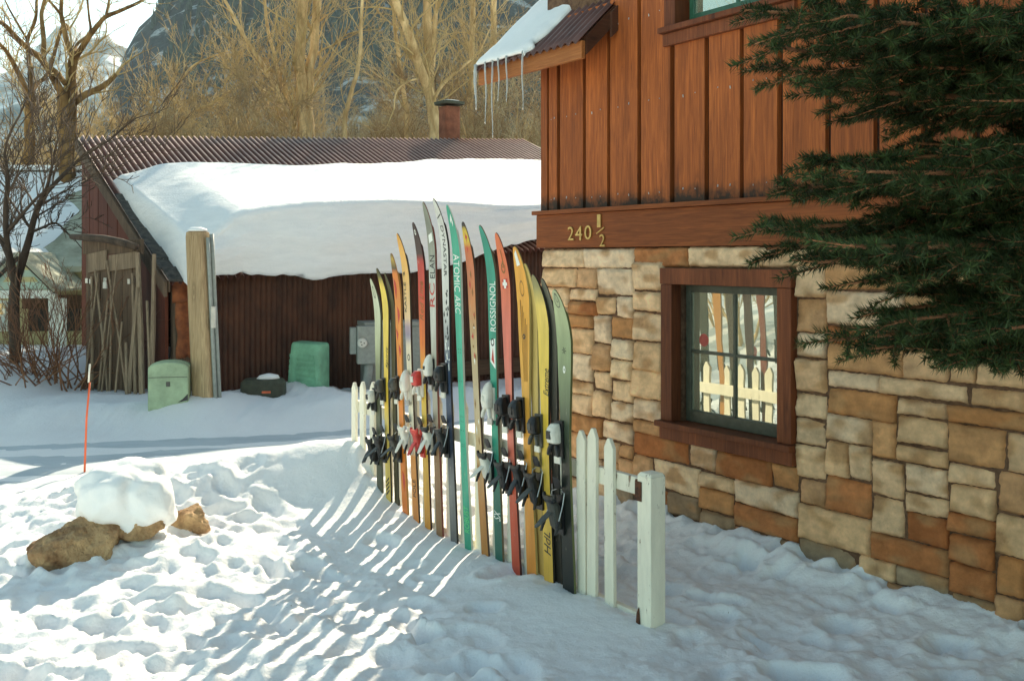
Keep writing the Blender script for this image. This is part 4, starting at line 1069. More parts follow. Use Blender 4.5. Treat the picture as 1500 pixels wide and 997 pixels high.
# snow on the roof
nxs, nys = 240, 110
V = []
YT = 2.95; YF = -.56
def sb(x): # lower edge of the hanging front
    z = 1.50 + .02 * math.sin(x * 3) + .05 * sstep(.95, .8, x) * 0
    z += .07 * sstep(1.55, 1.50, x) * sstep(.55, .7, x) - .03 * math.exp(-((x - 1.75) / .2) ** 2)
    return z + (.60 * sstep(2.6, 6.2, x)) + .06 * (vnoise(np.array([x * 2.3]), np.array([1.]), 8)[0] - .5) + .03 * (vnoise(np.array([x * 9.]), np.array([4.]), 8)[0] - .5)
for b in range(nys):
    for a in range(nxs):
        u = a / (nxs - 1); x = .17 + (SLEN - .3) * u
        V.append(None)
V = []
path = []    # cross profile: from the upper edge over the top, round the front edge, down the face, back under to the eave
for b in range(nys): path.append(b / (nys - 1))
for b, t in enumerate(path):
    for a in range(nxs):
        u = (a / (nxs - 1)) ** 1.25
        side = min(1, u * SLEN / .10); side = math.sqrt(max(0, 1 - (1 - side) ** 2)) * (.60 + .40 * float(sstep(0, .75, u * SLEN)))
        n1 = mnoise.noise((u * 9, t * 3, 1.7)); n2 = mnoise.noise((u * 24, t * 9, 4.2))
        xl = .16 + .05 * n1
        bot = sb(SLEN * u)
        ztop0 = 2.24 + .085 * SLEN * u - (bot - 1.5) * .12 + .04 * math.sin(u * 9)     # height at the front brow
        if t < .62:
            q = 1 - t / .62; y = YF + .16 + (YT - YF - .16) * q + .10 * math.sin(SLEN * u * 1.3) * q
            rz_ = roofz(SLEN * u, y); th = (ztop0 - roofz(SLEN * u, YF + .16)) * (1 - q) + .26 * q
            th += .05 * math.sin(SLEN * u * .9 + y) * (1 - q) + .03 * n1 + .010 * n2 + .03 * mnoise.noise((SLEN * u * 1.6, y * 1.6, 3)) + .006 * mnoise.noise((SLEN * u * 6, y * 6, 3))
            if q > .9: th *= math.sqrt(max(0.0, 1 - ((q - .9) / .1) ** 2))
            z = rz_ + .03 + th * side
        elif t < .74:
            q = (t - .62) / .12; an = q * math.pi / 2
            y = YF + .16 - .16 * math.sin(an); z = roofz(SLEN * u, YF + .16) + .03 + (ztop0 - roofz(SLEN * u, YF + .16) + .05 * math.sin(SLEN * u * .9 + y) + .03 * n1) * side - .12 * (1 - math.cos(an))
        elif t < .93:
            q = (t - .74) / .19; z1 = ztop0 - .10; y = YF - .06 * math.sin(q * math.pi) + .05 * n1 + .02 * n2 - .02 * q + .010 * math.sin(q * 15 + 2.5 * n1) * math.sin(q * math.pi) + .025 * mnoise.noise((SLEN * u * 1.1, q * 5, 8)) * math.sin(q * math.pi)
            z = (roofz(SLEN * u, YF) + .03) * (1 - side) + z1 * side; z = z + (bot - z) * q
        else:
            q = (t - .93) / .07; y = YF - .02 + (-.05 - YF) * q; z = bot + .05 * q
        x = xl + (SLEN - .35) * u + .10 * (1 - side) * (t - .5)
        V.append((x, y, z))
o = grid_obj('shed_roof_snow', np.array(V), nxs, nys, snow_layers)
o.location = SA; o.rotation_euler = (0, 0, RZ_S)
tag(o, 'thick rounded slab of snow sliding over the eave of the rusty shed', 'snow')
# weathered plank doors standing at the shed's left end
def place(px, py, Y): return P(px, py, Y)
DA, DB = P(133, 590, 12.75), P(206, 590, 12.05)
dv = Vector((DB.x - DA.x, DB.y - DA.y, 0)); DL = dv.length; RZ_D = math.atan2(dv.y, dv.x)
doors = empty('plank_door', 'weathered grey plank doors with leaning sticks at the left end of the shed', 'door', (DA.x, DA.y, 0), RZ_D)
def dxz(px, py):
    # intersect the pixel ray with the door plane
    d = Vector(((px - PCX) / FPX, 1, (HZ - py) / FPX)); n = Vector((-dv.y, dv.x, 0)).normalized()
    t = (Vector((DA.x, DA.y, 0)) - Vector((0, 0, 0))).dot(n) / d.dot(n); p = d * t
    return (Vector((p.x, p.y, 0)) - Vector((DA.x, DA.y, 0))).dot(dv.normalized()), EYE + d.z * t
pl = [(133, 150, 372, 585), (151, 164, 374, 584), (165, 181, 380, 586), (182, 196, 376, 588), (197, 206, 372, 590)]
for a_, b_, t_, bt in pl:
    x0, z1 = dxz(a_, t_); x1, z0 = dxz(b_, bt)
    mb = MB(); k = rnd.uniform(-.02, .02)
    mb.prism([(x0, z0 - .2), (x1, z0 - .2), (x1 + k, z1 + rnd.uniform(-.09, .05)), (x0 + k, z1 + rnd.uniform(-.06, .06))], -.018 - rnd.uniform(0, .012), .012, 'y'); mb.build('plank', old_wood, doors, bevel=.005)
for (a_, b_, t_, bt, y) in ((134, 160, 372, 400, -.05), (165, 206, 374, 398, -.055)):
    x0, z1 = dxz(a_, t_); x1, z0 = dxz(b_, bt); mb = MB(); mb.prism([(x0, z0), (x1, z0 + .05), (x1, z1 + .05), (x0, z1)], y, y + .028, 'y'); mb.build('cross_board', old_wood_light, doors, bevel=.004)
for (p0, p1, r, y) in (((150, 395), (178, 588), .018, -.10), ((166, 382), (202, 560), .016, -.09), ((192, 470), (186, 590), .014, -.12), ((203, 400), (214, 585), .022, -.08), ((200, 500), (208, 592), .022, -.14), ((208, 370), (222, 590), .035, -.06), ((176, 420), (180, 590), .015, -.12), ((143, 405), (150, 588), .02, -.08), ((158, 400), (140, 585), .012, -.13), ((170, 440), (160, 590), .016, -.11), ((213, 420), (204, 588), .03, -.10), ((228, 372), (230, 585), .03, -.02), ((222, 440), (234, 590), .02, -.06), ((188, 385), (170, 575), .012, -.15)):
    a0 = dxz(*p0); a1 = dxz(*p1); mb = MB(); mb.tube([(a0[0], y, a0[1]), ((a0[0] + a1[0]) / 2 + .01, y - .03, (a0[1] + a1[1]) / 2), (a1[0], y - .06, a1[1] - .1)], [r * .8, r, r], 6); mb.build('stick', old_wood_light, doors)
for px, py in ((133, 411), (139, 412), (195, 412), (201, 410)):
    x, z = dxz(px, py); mb = MB(); mb.box(x - .03, x + .03, -.06, -.052, z - .03, z + .03); mb.build('hinge', pal['steel'], doors)
x, z = dxz(161, 420); mb = MB(); mb.box(x - .035, x + .035, -.075, -.056, z - .02, z + .06); mb.tube([(x - .02, -.065, z + .05), (x - .02, -.065, z + .11), (x + .02, -.065, z + .11), (x + .02, -.065, z + .05)], .008, 6); mb.build('padlock', pal['white'], doors)
# red framing boards above the doors and the log lintel
mb = MB(); x0, z1 = dxz(122, 352); x1, z0 = dxz(208, 372)
mb.box(x0, x1, -.01, .03, z0, z1); x0, _ = dxz(128, 400); mb.box(x0, x0 + .06, -.02, .03, -.1, z0 - .003); mb.build('header_board', old_wood, doors, bevel=.004)
mb = MB(); pts = [dxz(117, 347), dxz(140, 348), dxz(165, 350), dxz(190, 355), dxz(212, 362)]
mb.tube([(p[0], -.11, p[1]) for p in pts], [.035, .045, .048, .048, .04], 10); o = mb.build('log_lintel', bark_dark, doors, smooth=True)
# ------------------------------------------------------------------ things standing in front of the shed
def ground_place(px, Y): x = (px - PCX) / FPX * Y; return Vector((x, Y, gz(x, Y)))
# old timber gate post with conduit
Yp = 10.9; b = P(301, 612, Yp); t = P(288, 340, Yp)
tp = empty('timber_post', 'tall split timber post with a conduit, snow on its top, before the shed', 'post', (b.x, b.y, gz(b.x, b.y)), R(-16))
H = t.z - gz(b.x, b.y); lx = t.x - b.x
def sec(z, w, d): return ((lx * (z / H) , 0, z), w, d, X_, Y_)
mb = MB(); mb.loft([sec(-.3, .125, .11), sec(.3, .122, .11), sec(1.0, .12, .108), sec(H * .97, .112, .104), sec(H, .104, .096), sec(H + .015, .07, .06)], 18, 4.2)
mb.build('timber', post_wood, tp, bevel=.004)
mb = MB(); mb.tube([(lx * (z / H) + .142, -.03, z) for z in (-.3, .6, 1.4, H - .06)], .022, 8); mb.tube([(lx * (z / H) + .15, .035, z) for z in (-.3, .6, 1.4, H - .02)], .024, 8); mb.build('conduit', pal['grey_paint'], tp, smooth=True)
mb = MB(); mb.box(.118, .165, -.075, -.05, H * .42, H * .55); mb.build('hinge_plate', pal['steel'], tp)
o = None
mb = MB(); mb.loft([((lx, 0, H + .012), .105, .095, X_, Y_), ((lx, .0, H + .035), .095, .085, X_, Y_), ((lx - .01, 0, H + .055), .05, .045, X_, Y_)], 16, 2.6)
sn = mb.build('snow_lump', snow_smooth, None, smooth=True); sn.location = tp.location; sn.rotation_euler = tp.rotation_euler
tag(sn, 'small cap of snow on the top of the timber post', 'snow')
# pale green pedestal with a domed top
pc = ground_place(249, 10.75); wdt = 56 / FPX * 10.75 / 2; Hh_ = EYE + (HZ - 528) / FPX * 10.75 - pc.z
pe = empty('utility_pedestal', 'pale green domed utility pedestal left of the timber post', 'pedestal', pc, R(12), 'utility pedestals by the shed')
prof = [(-wdt, -.3), (wdt, -.3), (wdt, Hh_ - .07)] + [(wdt * math.cos(q * math.pi / 12), Hh_ - .07 + .07 * math.sin(q * math.pi / 12)) for q in range(1, 12)] + [(-wdt, Hh_ - .07)]
mb = MB(); mb.prism(prof, -.16, .16, 'y'); mb.build('cabinet', pal['pedestal_green'], pe, bevel=.02)
mb = MB(); mb.prism([(p[0] * 1.02, p[1] * 1.012) for p in prof if p[1] > 0], -.005, .005, 'y'); mb.build('seam', pal['pedestal_green'], pe)
mb = MB(); mb.box(-wdt * .96, wdt * .96, -.164, -.1605, Hh_ * .62, Hh_ * .62 + .006); mb.box(-.02, .02, -.172, -.1605, Hh_ * .40, Hh_ * .40 + .05); mb.build('latch', pal['grey'], pe)
mb = MB(); mb.prism([(wdt * .48, .0), (wdt * .98, .02), (wdt * .98, .09), (wdt * .72, .035)], -.163, -.157, 'y'); mb.build('broken_corner', pal['black'], pe)
# ribbed teal pedestal
pc = ground_place(452, 12.3); k = 12.3 / FPX
pe = empty('utility_pedestal', 'teal green ribbed utility pedestal leaning near the rusty wall', 'pedestal', pc, R(-20), 'utility pedestals by the shed'); pe.rotation_euler = (0, R(3), R(-14))
Ht = 76 * k + (EYE + (HZ - 577) * k - pc.z)
mb = MB(); mb.loft([((0, 0, -.2), .235, .17, X_, Y_), ((0, 0, Ht - .05), .205, .15, X_, Y_), ((0, 0, Ht - .012), .198, .143, X_, Y_), ((0, 0, Ht), .18, .125, X_, Y_)], 20, 7)
mb.build('cabinet', pal['teal_green'], pe, bevel=.006)
mb = MB()
for q in range(5):
    z = .06 + q * (Ht - .18) / 5; w_ = .165 - .01 * q; yf = -.172 + .020 * (z + .2) / Ht
    mb.box(-.10, w_, yf - .010, yf + .01, z, z + (Ht - .18) / 5 - .022); mb.box(-.205, -.12, yf - .004 + .012, yf + .02, z, z + (Ht - .18) / 5 - .022)
mb.build('front_ribs', pal['teal_green'], pe, bevel=.006)
# half buried olive lid
pc = ground_place(386, 11.75)
v_ = empty('vault_lid', 'dark olive utility vault lid half buried in snow', 'lid', (pc.x, pc.y, pc.z), R(8))
mb = MB(); mb.loft([((0, 0, -.15), .27, .19, X_, Y_), ((0, 0, .10), .26, .18, X_, Y_), ((0, 0, .145), .22, .15, X_, Y_)], 20, 3.4); mb.build('lid', pal['vault_green'], v_, bevel=.01)
mb = MB(); mb.box(.0, .10, -.186, -.178, -.005, .02); mb.build('marking', pal['orange'], v_)
mb = MB(); mb.loft([((.05, .02, .14), .14, .11, X_, Y_), ((.06, .03, .18), .11, .08, X_, Y_), ((.06, .03, .20), .03, .03, X_, Y_)], 16, 2.2)
sn = mb.build('lid_snow', snow_smooth, None, smooth=True); sn.location = v_.location; sn.rotation_euler = v_.rotation_euler; tag(sn, 'little heap of snow on the olive vault lid', 'snow')
# electric meter and the grey cabinet behind it
Ym = 12.6; k = Ym / FPX; pc = ground_place(536, Ym)
me_ = empty('electric_meter', 'grey electric meter box with round dial on a bent pipe', 'meter', pc, R(14))
zt = EYE + (HZ - 477) * k - pc.z; zb_ = EYE + (HZ - 532) * k - pc.z
mb = MB(); mb.box(-.115, .125, -.09, .09, zb_, zt); mb.box(-.20, -.118, -.02, .10, zb_ + .12, zt - .02); mx_o = mb.build('box', pal['grey_paint'], me_, bevel=.008)
mb = MB()
for y_, r_ in ((-.091, .062), (-.125, .060), (-.14, .045)): pass
cz = (zt + zb_) / 2 + .03
mb.loft([((-.055, -.09, cz), .062, .062, X_, Z_), ((-.055, -.13, cz), .060, .060, X_, Z_), ((-.055, -.145, cz), .045, .045, X_, Z_)], 20, 2); dial = mb.build('dial', pal['white'], me_, smooth=False)
mb = MB()
for dx, dz in ((-.02, .015), (.02, .0), (-.01, -.02)): mb.box(-.055 + dx - .007, -.055 + dx + .007, -.148, -.1455, cz + dz - .007, cz + dz + .007)
mb.build('dial_hand', pal['black'], dial)
mb = MB(); mb.tube([(.03, 0, zb_ + .02), (.03, 0, zb_ - .12), (.0, 0, zb_ - .26), (-.03, .02, -.4)], [.06, .058, .055, .055], 12); mb.build('pipe', pal['grey_paint'], me_, smooth=True)
Yc = 13.0; k = Yc / FPX; pc = ground_place(568, Yc)
ca = empty('utility_cabinet', 'large grey utility cabinet with overhanging lid behind the left skis', 'cabinet', pc, R(20))
zt = EYE + (HZ - 470) * k - pc.z
mb = MB(); mb.box(-.32, .42, -.2, .2, -.25, zt - .06); mb.build('body', pal['grey_paint'], ca, bevel=.01)
mb = MB(); mb.box(-.36, .46, -.25, .24, zt - .058, zt); mb.build('cabinet_lid', pal['grey_paint'], ca, bevel=.01)
# orange snow stake
b = ground_place(122, 8.35); t = P(131.5, 533, 8.35)
mb = MB(); mb.tube([(0, 0, -.3), ((t.x - b.x) * .5, 0, (t.z - b.z) * .5), (t.x - b.x, 0, (t.z - b.z) * .83)], [.0095, .009, .008], 8, 0); mb.tube([((t.x - b.x) * .83, 0, (t.z - b.z) * .83), (t.x - b.x, 0, t.z - b.z)], [.0085, .0075], 8, 1)
o = mb.build('snow_stake', [pal['orange'], pal['white']], None, smooth=True); o.location = b; tag(o, 'thin orange snow stake with white tip beside the lane', 'stake')
# ------------------------------------------------------------------ rocks with a snow cap
def rock(name, loc, size, seed, label, rough=.10):
    bm = bmesh.new(); bmesh.ops.create_icosphere(bm, subdivisions=6, radius=1)
    rk = random.Random(seed); pl = []
    for k in range(15):
        n = Vector((rk.gauss(0, 1), rk.gauss(0, 1), rk.gauss(0, 1))).normalized(); pl.append((n, rk.uniform(.72, 1.02)))
    for v in bm.verts:
        d = v.co.normalized()
        r = [dd / max(.05, d.dot(n)) for n, dd in pl if d.dot(n) > .05] + [1.25]
        r.sort(); e = r[0] if len(r) < 2 else r[0] - .05 * math.exp(-(r[1] - r[0]) / .05)
        e += rough * (mnoise.noise(d * 2.2 + Vector((seed, 0, 0))) + .5 * mnoise.noise(d * 5 + Vector((0, seed, 0))) + .3 * mnoise.noise(d * 13) + .16 * mnoise.noise(d * 30))
        v.co = Vector((d.x * e * size[0], d.y * e * size[1], d.z * e * size[2]))
    me = bpy.data.meshes.new(name); bm.to_mesh(me); bm.free()
    o = finish(name, me, rock_m, None, True, 0, None, None, False); o.location = loc
    return tag(o, label, name.replace('_', ' '))
b1 = P(115, 786, 5.85); rock('boulder', (b1.x, b1.y, gz(b1.x, b1.y) + .065), (.235, .22, .20), 4, 'large rounded tan boulder under the domed snow cap')
b2 = P(200, 776, 6.0); rock('rock', (b2.x, b2.y, gz(b2.x, b2.y) + .10), (.17, .13, .09), 9, 'low dark split rock at the right foot of the capped boulder')
b3 = P(276, 742, 6.35); rock('rock', (b3.x, b3.y, gz(b3.x, b3.y) + .06), (.135, .11, .085), 6, 'small pale rough rock right of the snow cap')
bm = bmesh.new(); bmesh.ops.create_icosphere(bm, subdivisions=5, radius=1)
for v in bm.verts:
    d = v.co.normalized(); e = lambda q, k: math.copysign(abs(q) ** k, q)
    x, y, z = e(d.x, .95), e(d.y, .95), e(d.z, .85)
    n = 1 + .16 * mnoise.noise(d * 1.3 + Vector((2, 5, 1))) + .09 * mnoise.noise(d * 3.1) + .025 * mnoise.noise(d * 9)
    z = z * (1 + .06 * d.x - .22 * max(0, -d.x - .35)) if z > 0 else z * 1.1
    # a fold down the front
    n -= .10 * math.exp(-((d.x - .35) / .12) ** 2) * max(0, -d.y) * (1 if z < .6 else .4)
    v.co = Vector((x * .285 * n * (1 - .16 * min(0, z)) - .02 * z, y * .26 * n, z * .215 * n))
me = bpy.data.meshes.new('snow_dome'); bm.to_mesh(me); bm.free()
o = finish('snow_dome', me, snow_smooth, None, True, 0, None, None, False); c_ = P(186, 726, 6.08); o.location = c_; tag(o, 'big domed cap of snow sitting on the tan boulder', 'snow')
# ------------------------------------------------------------------ bare trees
class Tree:
    def __init__(s, seed): s.r = random.Random(seed); s.trunk = MB(); s.crown = MB(); s.nseg = 0
    def jit(s, d, a):
        return (d + Vector((s.r.gauss(0, a), s.r.gauss(0, a), s.r.gauss(0, a)))).normalized()
    def branch(s, p, d, L, r0, lev, maxlev, up=.25, spread=.75, nb=6, rmin=.004, ksides=(7, 5, 4, 3, 3, 3)):
        """one limb with its side shoots"""
        r = s.r; n = max(3, min(9, int(L / .22) + 2)) if lev < 3 else 3
        pts = [Vector(p)]; d = Vector(d).normalized()
        for i in range(n):
            d = s.jit(d, .10 if lev < 2 else .16); d = (d + Vector((0, 0, up * .12))).normalized(); pts.append(pts[-1] + d * (L / n))
        rad = [max(rmin * .7, r0 * (1 - .72 * (i / n))) for i in range(n + 1)]
        (s.trunk if lev <= 1 and r0 > .03 else s.crown).tube(pts, rad, ksides[min(lev, 5)], cap=False); s.nseg += n
        if lev >= maxlev: return
        k = max(2, int(nb * r.uniform(.75, 1.25)))
        for q in range(k):
            t = r.uniform(.18, 1.0) if q else 1.0
            i = min(n - 1, int(t * n)); f = t * n - i; bp = pts[i].lerp(pts[i + 1], min(1, f))
            dd = (pts[i + 1] - pts[i]).normalized(); o = dd.orthogonal().normalized(); o = Matrix.Rotation(r.uniform(0, 6.283), 3, dd) @ o
            sp = spread * r.uniform(.6, 1.25)
            nd = (dd * math.cos(sp) + o * math.sin(sp)).normalized()
            nd = (nd + Vector((0, 0, up))).normalized()
            nl = L * r.uniform(.38, .68) * (1.05 - .35 * t)
            s.branch(bp, nd, nl, max(rmin, rad[i] * r.uniform(.42, .62)), lev + 1, maxlev, up, spread, nb, rmin, ksides)
    K = 1.0
    def limb(s, pts, r0, r1, side=6, L=1.4, lev=2, maxlev=4, up=.3, sides=10, t0=.3, rmin=.006, nb=5, tip=True):
        """a limb drawn through given places, with shoots along it"""
        r0 *= s.K; r1 *= s.K; P0 = [Vector(p) for p in pts]; Q = []
        for a in range(len(P0) - 1):
            pa, pb, pc, pd = P0[max(0, a - 1)], P0[a], P0[a + 1], P0[min(len(P0) - 1, a + 2)]
            for q in range(5):
                t = q / 5; Q.append(.5 * ((2 * pb) + (pc - pa) * t + (2 * pa - 5 * pb + 4 * pc - pd) * t * t + (3 * pb - pa - 3 * pc + pd) * t ** 3))
        Q.append(P0[-1]); n = len(Q) - 1
        rad = [(r0 + (r1 - r0) * i / n) * (1 + .10 * mnoise.noise(Q[i] * 2.5)) for i in range(n + 1)]
        Q = [q + Vector((mnoise.noise(q * 1.7), mnoise.noise(q * 1.7 + Vector((9, 0, 0))), 0)) * rad[i] * .5 for i, q in enumerate(Q)]
        s.trunk.tube(Q, rad, sides, cap=True)
        for q in range(side):
            t = s.r.uniform(t0, 1); i = min(n - 1, int(t * n)); dd = (Q[i + 1] - Q[i]).normalized()
            o = Matrix.Rotation(s.r.uniform(0, 6.283), 3, dd) @ dd.orthogonal().normalized()
            sp = s.r.uniform(.5, 1.1); nd = (dd * math.cos(sp) + o * math.sin(sp) + Vector((0, 0, .2))).normalized()
            s.branch(Q[i], nd, L * s.r.uniform(.5, 1.2), min(rad[i] * .42, .03), lev, maxlev, up, .7, nb, rmin)
        if tip: s.branch(Q[-1], (Q[-1] - Q[-2]), L * 1.2, r1 * .9, lev, maxlev, up, .6, nb, rmin)
    def done(s, name, label, cat, bark, twig, base, group=None, place=None):
        root = empty(name, label, cat, base, 0, group)
        b = Vector(base)
        for mb_, nm, m in ((s.trunk, 'trunk', bark), (s.crown, 'crown', twig)):
            if not mb_.v: continue
            me = bpy.data.meshes.new(nm); V = np.array(mb_.v, dtype=np.float32) - np.array(b, dtype=np.float32)
            me.from_pydata(V.tolist(), [], mb_.f); me.update()
            finish(nm, me, m, root, True, 0, None, None, False)
        return root
def copy_thing(o, loc, rz, sc, label, group=None):
    c = o.copy(); col.objects.link(c); c.location = loc; c.rotation_euler = (0, 0, rz); c.scale = (sc, sc, sc); c['label'] = label
    if group: c['group'] = group
    for ch in o.children: d = ch.copy(); col.objects.link(d); d.parent = c
    return c
def px_pts(lst, Y, dy=None, seed=0):
    r = random.Random(seed); out = []
    for i, p in enumerate(lst): out.append(P(p[0], p[1], Y + (p[2] if len(p) > 2 else 0)))
    return out
Z4 = 4.154
def z4(l): return [(a / Z4, b / Z4, *c) for a, b, *c in l]
# far left cottonwood (forks low)
t = Tree(1); t.K = 0.72; Yt = 23.0; kk = Yt / FPX
t.limb([(P(44, 520, Yt).x, Yt, -.2)] + px_pts(z4([(172, 1250), (176, 860), (178, 700), (186, 560)]), Yt), .20, .16, 5, 1.2, t0=.5, tip=False)
t.limb(px_pts(z4([(180, 575), (140, 500, -.3), (90, 400, -.6), (45, 320, -.9), (0, 270, -1.2), (-70, 180, -1.6)]), Yt), .10, .04, 4, 0.99, 3, 4)
t.limb(px_pts(z4([(186, 570), (188, 470), (175, 330, .3), (170, 240, .5), (215, 120, .6), (225, 0, .8), (228, -120, 1)]), Yt), .085, .04, 4, 0.99, 3, 4)
t.limb(px_pts(z4([(192, 570), (225, 510, .4), (290, 445, .8), (370, 185, 0.74, 3, 4), (400, 150, 0.87, 3, 4), (420, 180, 1.8), (490, 60, 2)]), Yt), .085, .025, 3, 0.81, 3, 4)
t.limb(px_pts(z4([(165, 240, .5), (110, 150, .8), (60, 60, 1.0), (20, -20, 1.2)]), Yt), .045, .02, 3, 0.81, 3, 4)
t.done('cottonwood_tree', 'left bare cottonwood with thick forking limbs against the white mountain', 'tree', bark_brown, twig_gold, (P(44, 520, Yt).x, Yt, -.1))
# the second cottonwood, nearer
t = Tree(2); t.K = 0.78; Yt = 20.5
bx = P(98, 520, Yt).x
t.limb([(bx, Yt, -.2)] + px_pts(z4([(405, 1150), (400, 900), (392, 720), (382, 560)]), Yt), .20, .165, 5, 1.2, t0=.6, tip=False)
t.limb([(bx + .22, Yt + .05, -.2)] + px_pts(z4([(425, 1100), (432, 800), (435, 600), (428, 470), (440, 390), (448, 350)]), Yt + .1), .17, .12, 4, 1.2, t0=.6, tip=False)
t.limb(px_pts(z4([(378, 575), (345, 510, -.2), (300, 430, -.5), (240, 350, -.8), (180, 305, -1.1), (90, 220, -1.5), (20, 150, -1.8), (-60, 110, -2.2)]), Yt), .11, .045, 4, 0.93, 3, 4)
t.limb(px_pts(z4([(300, 430, -.5), (268, 370, -.3), (262, 240, -.2), (250, 100, 0), (262, 40, .1), (285, -60, .2)]), Yt), .075, .04, 4, 0.87, 3, 4)
t.limb(px_pts(z4([(395, 510), (350, 450, -.6), (318, 420, -.9)]), Yt), .07, .06, 2, 1.0, tip=False)
t.limb(px_pts(z4([(446, 360), (415, 270, .3), (388, 160, .4), (372, 90, .5), (378, 0, .6), (382, -120, .7)]), Yt + .1), .085, .04, 4, 0.87, 3, 4)
t.limb(px_pts(z4([(372, 90, .5), (330, 40, .3), (285, -10, .2), (240, -90, 0)]), Yt + .1), .045, .02, 3, 0.74, 3, 4)
t.limb(px_pts(z4([(446, 365), (500, 290, -.2), (545, 215, -.4), (600, 150, -.5), (650, 100, -.6), (740, 62, -.8), (860, 8, -1.1), (960, -60, -1.4)]), Yt + .1), .085, .03, 5, 0.81, 3, 4)
t.limb(px_pts(z4([(455, 330), (470, 270, .5), (545, 200, .8), (540, 90, 1), (530, -40, 1.2)]), Yt + .1), .05, .025, 3, 0.74, 3, 4)
t.limb(px_pts(z4([(648, 100, -.6), (660, 30, -.4), (670, -60, -.2)]), Yt + .1), .045, .025, 3, 0.68, 3, 4)
t.limb(px_pts(z4([(455, 620), (520, 575, .3), (600, 540, .5), (665, 500, .7), (705, 455, .8)]), Yt + .1), .10, .06, 3, 0.74, 3, 4)
t.done('cottonwood_tree', 'bare cottonwood by the shed with one broken limb reaching right', 'tree', bark_brown, twig_gold, (bx, Yt, -.1))
# cottonwoods behind the shed
Z1 = 2.492
def z1(l): return [(a / Z1, b / Z1, *c) for a, b, *c in l]
t = Tree(3); t.K = 0.58; Yt = 26.0; bx = P(447, 500, Yt).x
t.limb([(bx, Yt, -.2)] + px_pts(z1([(1112, 700), (1110, 495), (1096, 300), (1100, 150), (1108, 0), (1115, -150)]), Yt), .30, .20, 16, 2.2, t0=.35)
t.limb([(bx + .25, Yt + .2, -.2)] + px_pts(z1([(1132, 700), (1130, 495), (1126, 300, .2), (1145, 170, .4), (1158, 0, .6), (1170, -150, .8)]), Yt), .26, .17, 16, 2.2, t0=.35)
t.limb([(bx - .3, Yt, -.2)] + px_pts(z1([(1085, 600), (1075, 490), (1040, 380, -.4), (960, 240, -.9), (890, 130, -1.2), (810, -20, -1.6)]), Yt), .17, .06, 16, 2.0, t0=.3)
t.limb([(bx - .1, Yt + .3, -.2)] + px_pts(z1([(1080, 600), (1065, 430, .6), (1010, 240, 1.0), (975, 90, 1.2), (960, -60, 1.4)]), Yt), .13, .06, 14, 2.0, t0=.3)
t.done('cottonwood_tree', 'tall twin trunked bare cottonwood behind the middle of the shed roof', 'tree', bark_gold, twig_gold, (bx, Yt, -.1))
Z2 = 3.021
def z2(l): return [(400 + a / Z2, b / Z2, *c) for a, b, *c in l]
t = Tree(4); t.K = 0.58; Yt = 25.0; bx = P(647, 500, Yt).x
t.limb([(bx, Yt, -.2)] + px_pts(z2([(745, 800), (738, 610), (700, 440), (650, 300, -.3), (610, 180, -.6), (560, 50, -.9), (500, -120, -1.3)]), Yt), .27, .15, 18, 2.0, t0=.35)
t.limb([(bx - .15, Yt + .3, -.2)] + px_pts(z2([(715, 700), (706, 480, .3), (692, 330, .4), (688, 150, .5), (682, -20, .6), (685, -160, .7)]), Yt), .25, .17, 18, 2.0, t0=.3)
t.limb(px_pts(z2([(715, 430), (760, 365, .3), (840, 295, .6), (910, 230, .9), (960, 130, 1.2)]), Yt), .09, .03, 10, 1.6)
t.limb(px_pts(z2([(705, 300, .4), (712, 180, .2), (720, 60, 0), (735, -80, -.2)]), Yt), .12, .07, 10, 1.6)
t.limb(px_pts(z2([(640, 350, -.3), (590, 365, -.6), (545, 410, -.8), (535, 480, -1)]), Yt), .05, .03, 6, 1.1)
t.done('cottonwood_tree', 'tall bare cottonwood with a left leaning trunk beside the chimney', 'tree', bark_gold, twig_gold, (bx, Yt, -.1))
t = Tree(5); t.K = 0.55; Yt = 29.0; bx = P(690, 500, Yt).x
t.limb([(bx, Yt, -.2)] + px_pts(z2([(872, 600), (876, 400), (882, 200), (886, 0), (890, -150)]), Yt), .19, .12, 22, 2.0, t0=.25)
t.done('cottonwood_tree', 'straight slim bare trunk standing between the chimney and the icicles', 'tree', bark_gold, twig_gold, (bx, Yt, -.1))
t = Tree(6); t.K = 0.55; Yt = 31.0; bx = P(722, 500, Yt).x
t.limb([(bx, Yt, -.2)] + px_pts(z2([(960, 600), (968, 400), (975, 190), (978, 0), (975, -150)]), Yt), .22, .15, 22, 2.0, t0=.25)
t.done('cottonwood_tree', 'bare trunk seen just left of the house roof corner', 'tree', bark_gold, twig_gold, (bx, Yt, -.1))
t = Tree(7); t.K = 0.70; Yt = 24.0; bx = P(505, 500, Yt).x
t.limb([(bx, Yt, -.2)] + px_pts(z2([(318, 620), (330, 470), (370, 330), (388, 200), (392, 60), (400, -100)]), Yt), .09, .05, 14, 1.5, t0=.3)
t.done('young_tree', 'thin bare young tree between the two big cottonwoods behind the shed', 'tree', bark_gold, twig_gold, (bx, Yt, -.1))
t = Tree(17); t.K = 0.62; Yt = 27.0; bx = P(597, 500, Yt).x
t.limb([(bx, Yt, -.2)] + px_pts(z2([(592, 620), (588, 470), (560, 300), (540, 120), (530, -60)]), Yt), .13, .07, 16, 1.7, t0=.3)
t.done('young_tree', 'bare young tree close left of the leaning cottonwood', 'tree', bark_gold, twig_gold, (bx, Yt, -.1))
t = Tree(18); t.K = 0.60; Yt = 26.0; bx = P(215, 500, Yt).x
t.limb([(bx, Yt, -.2)] + px_pts([(200, 235), (222, 198, 0), (240, 160, .3), (262, 122, .6), (285, 95, .9), (320, 80, 1.2)], Yt), .11, .03, 14, 1.6, t0=.3)
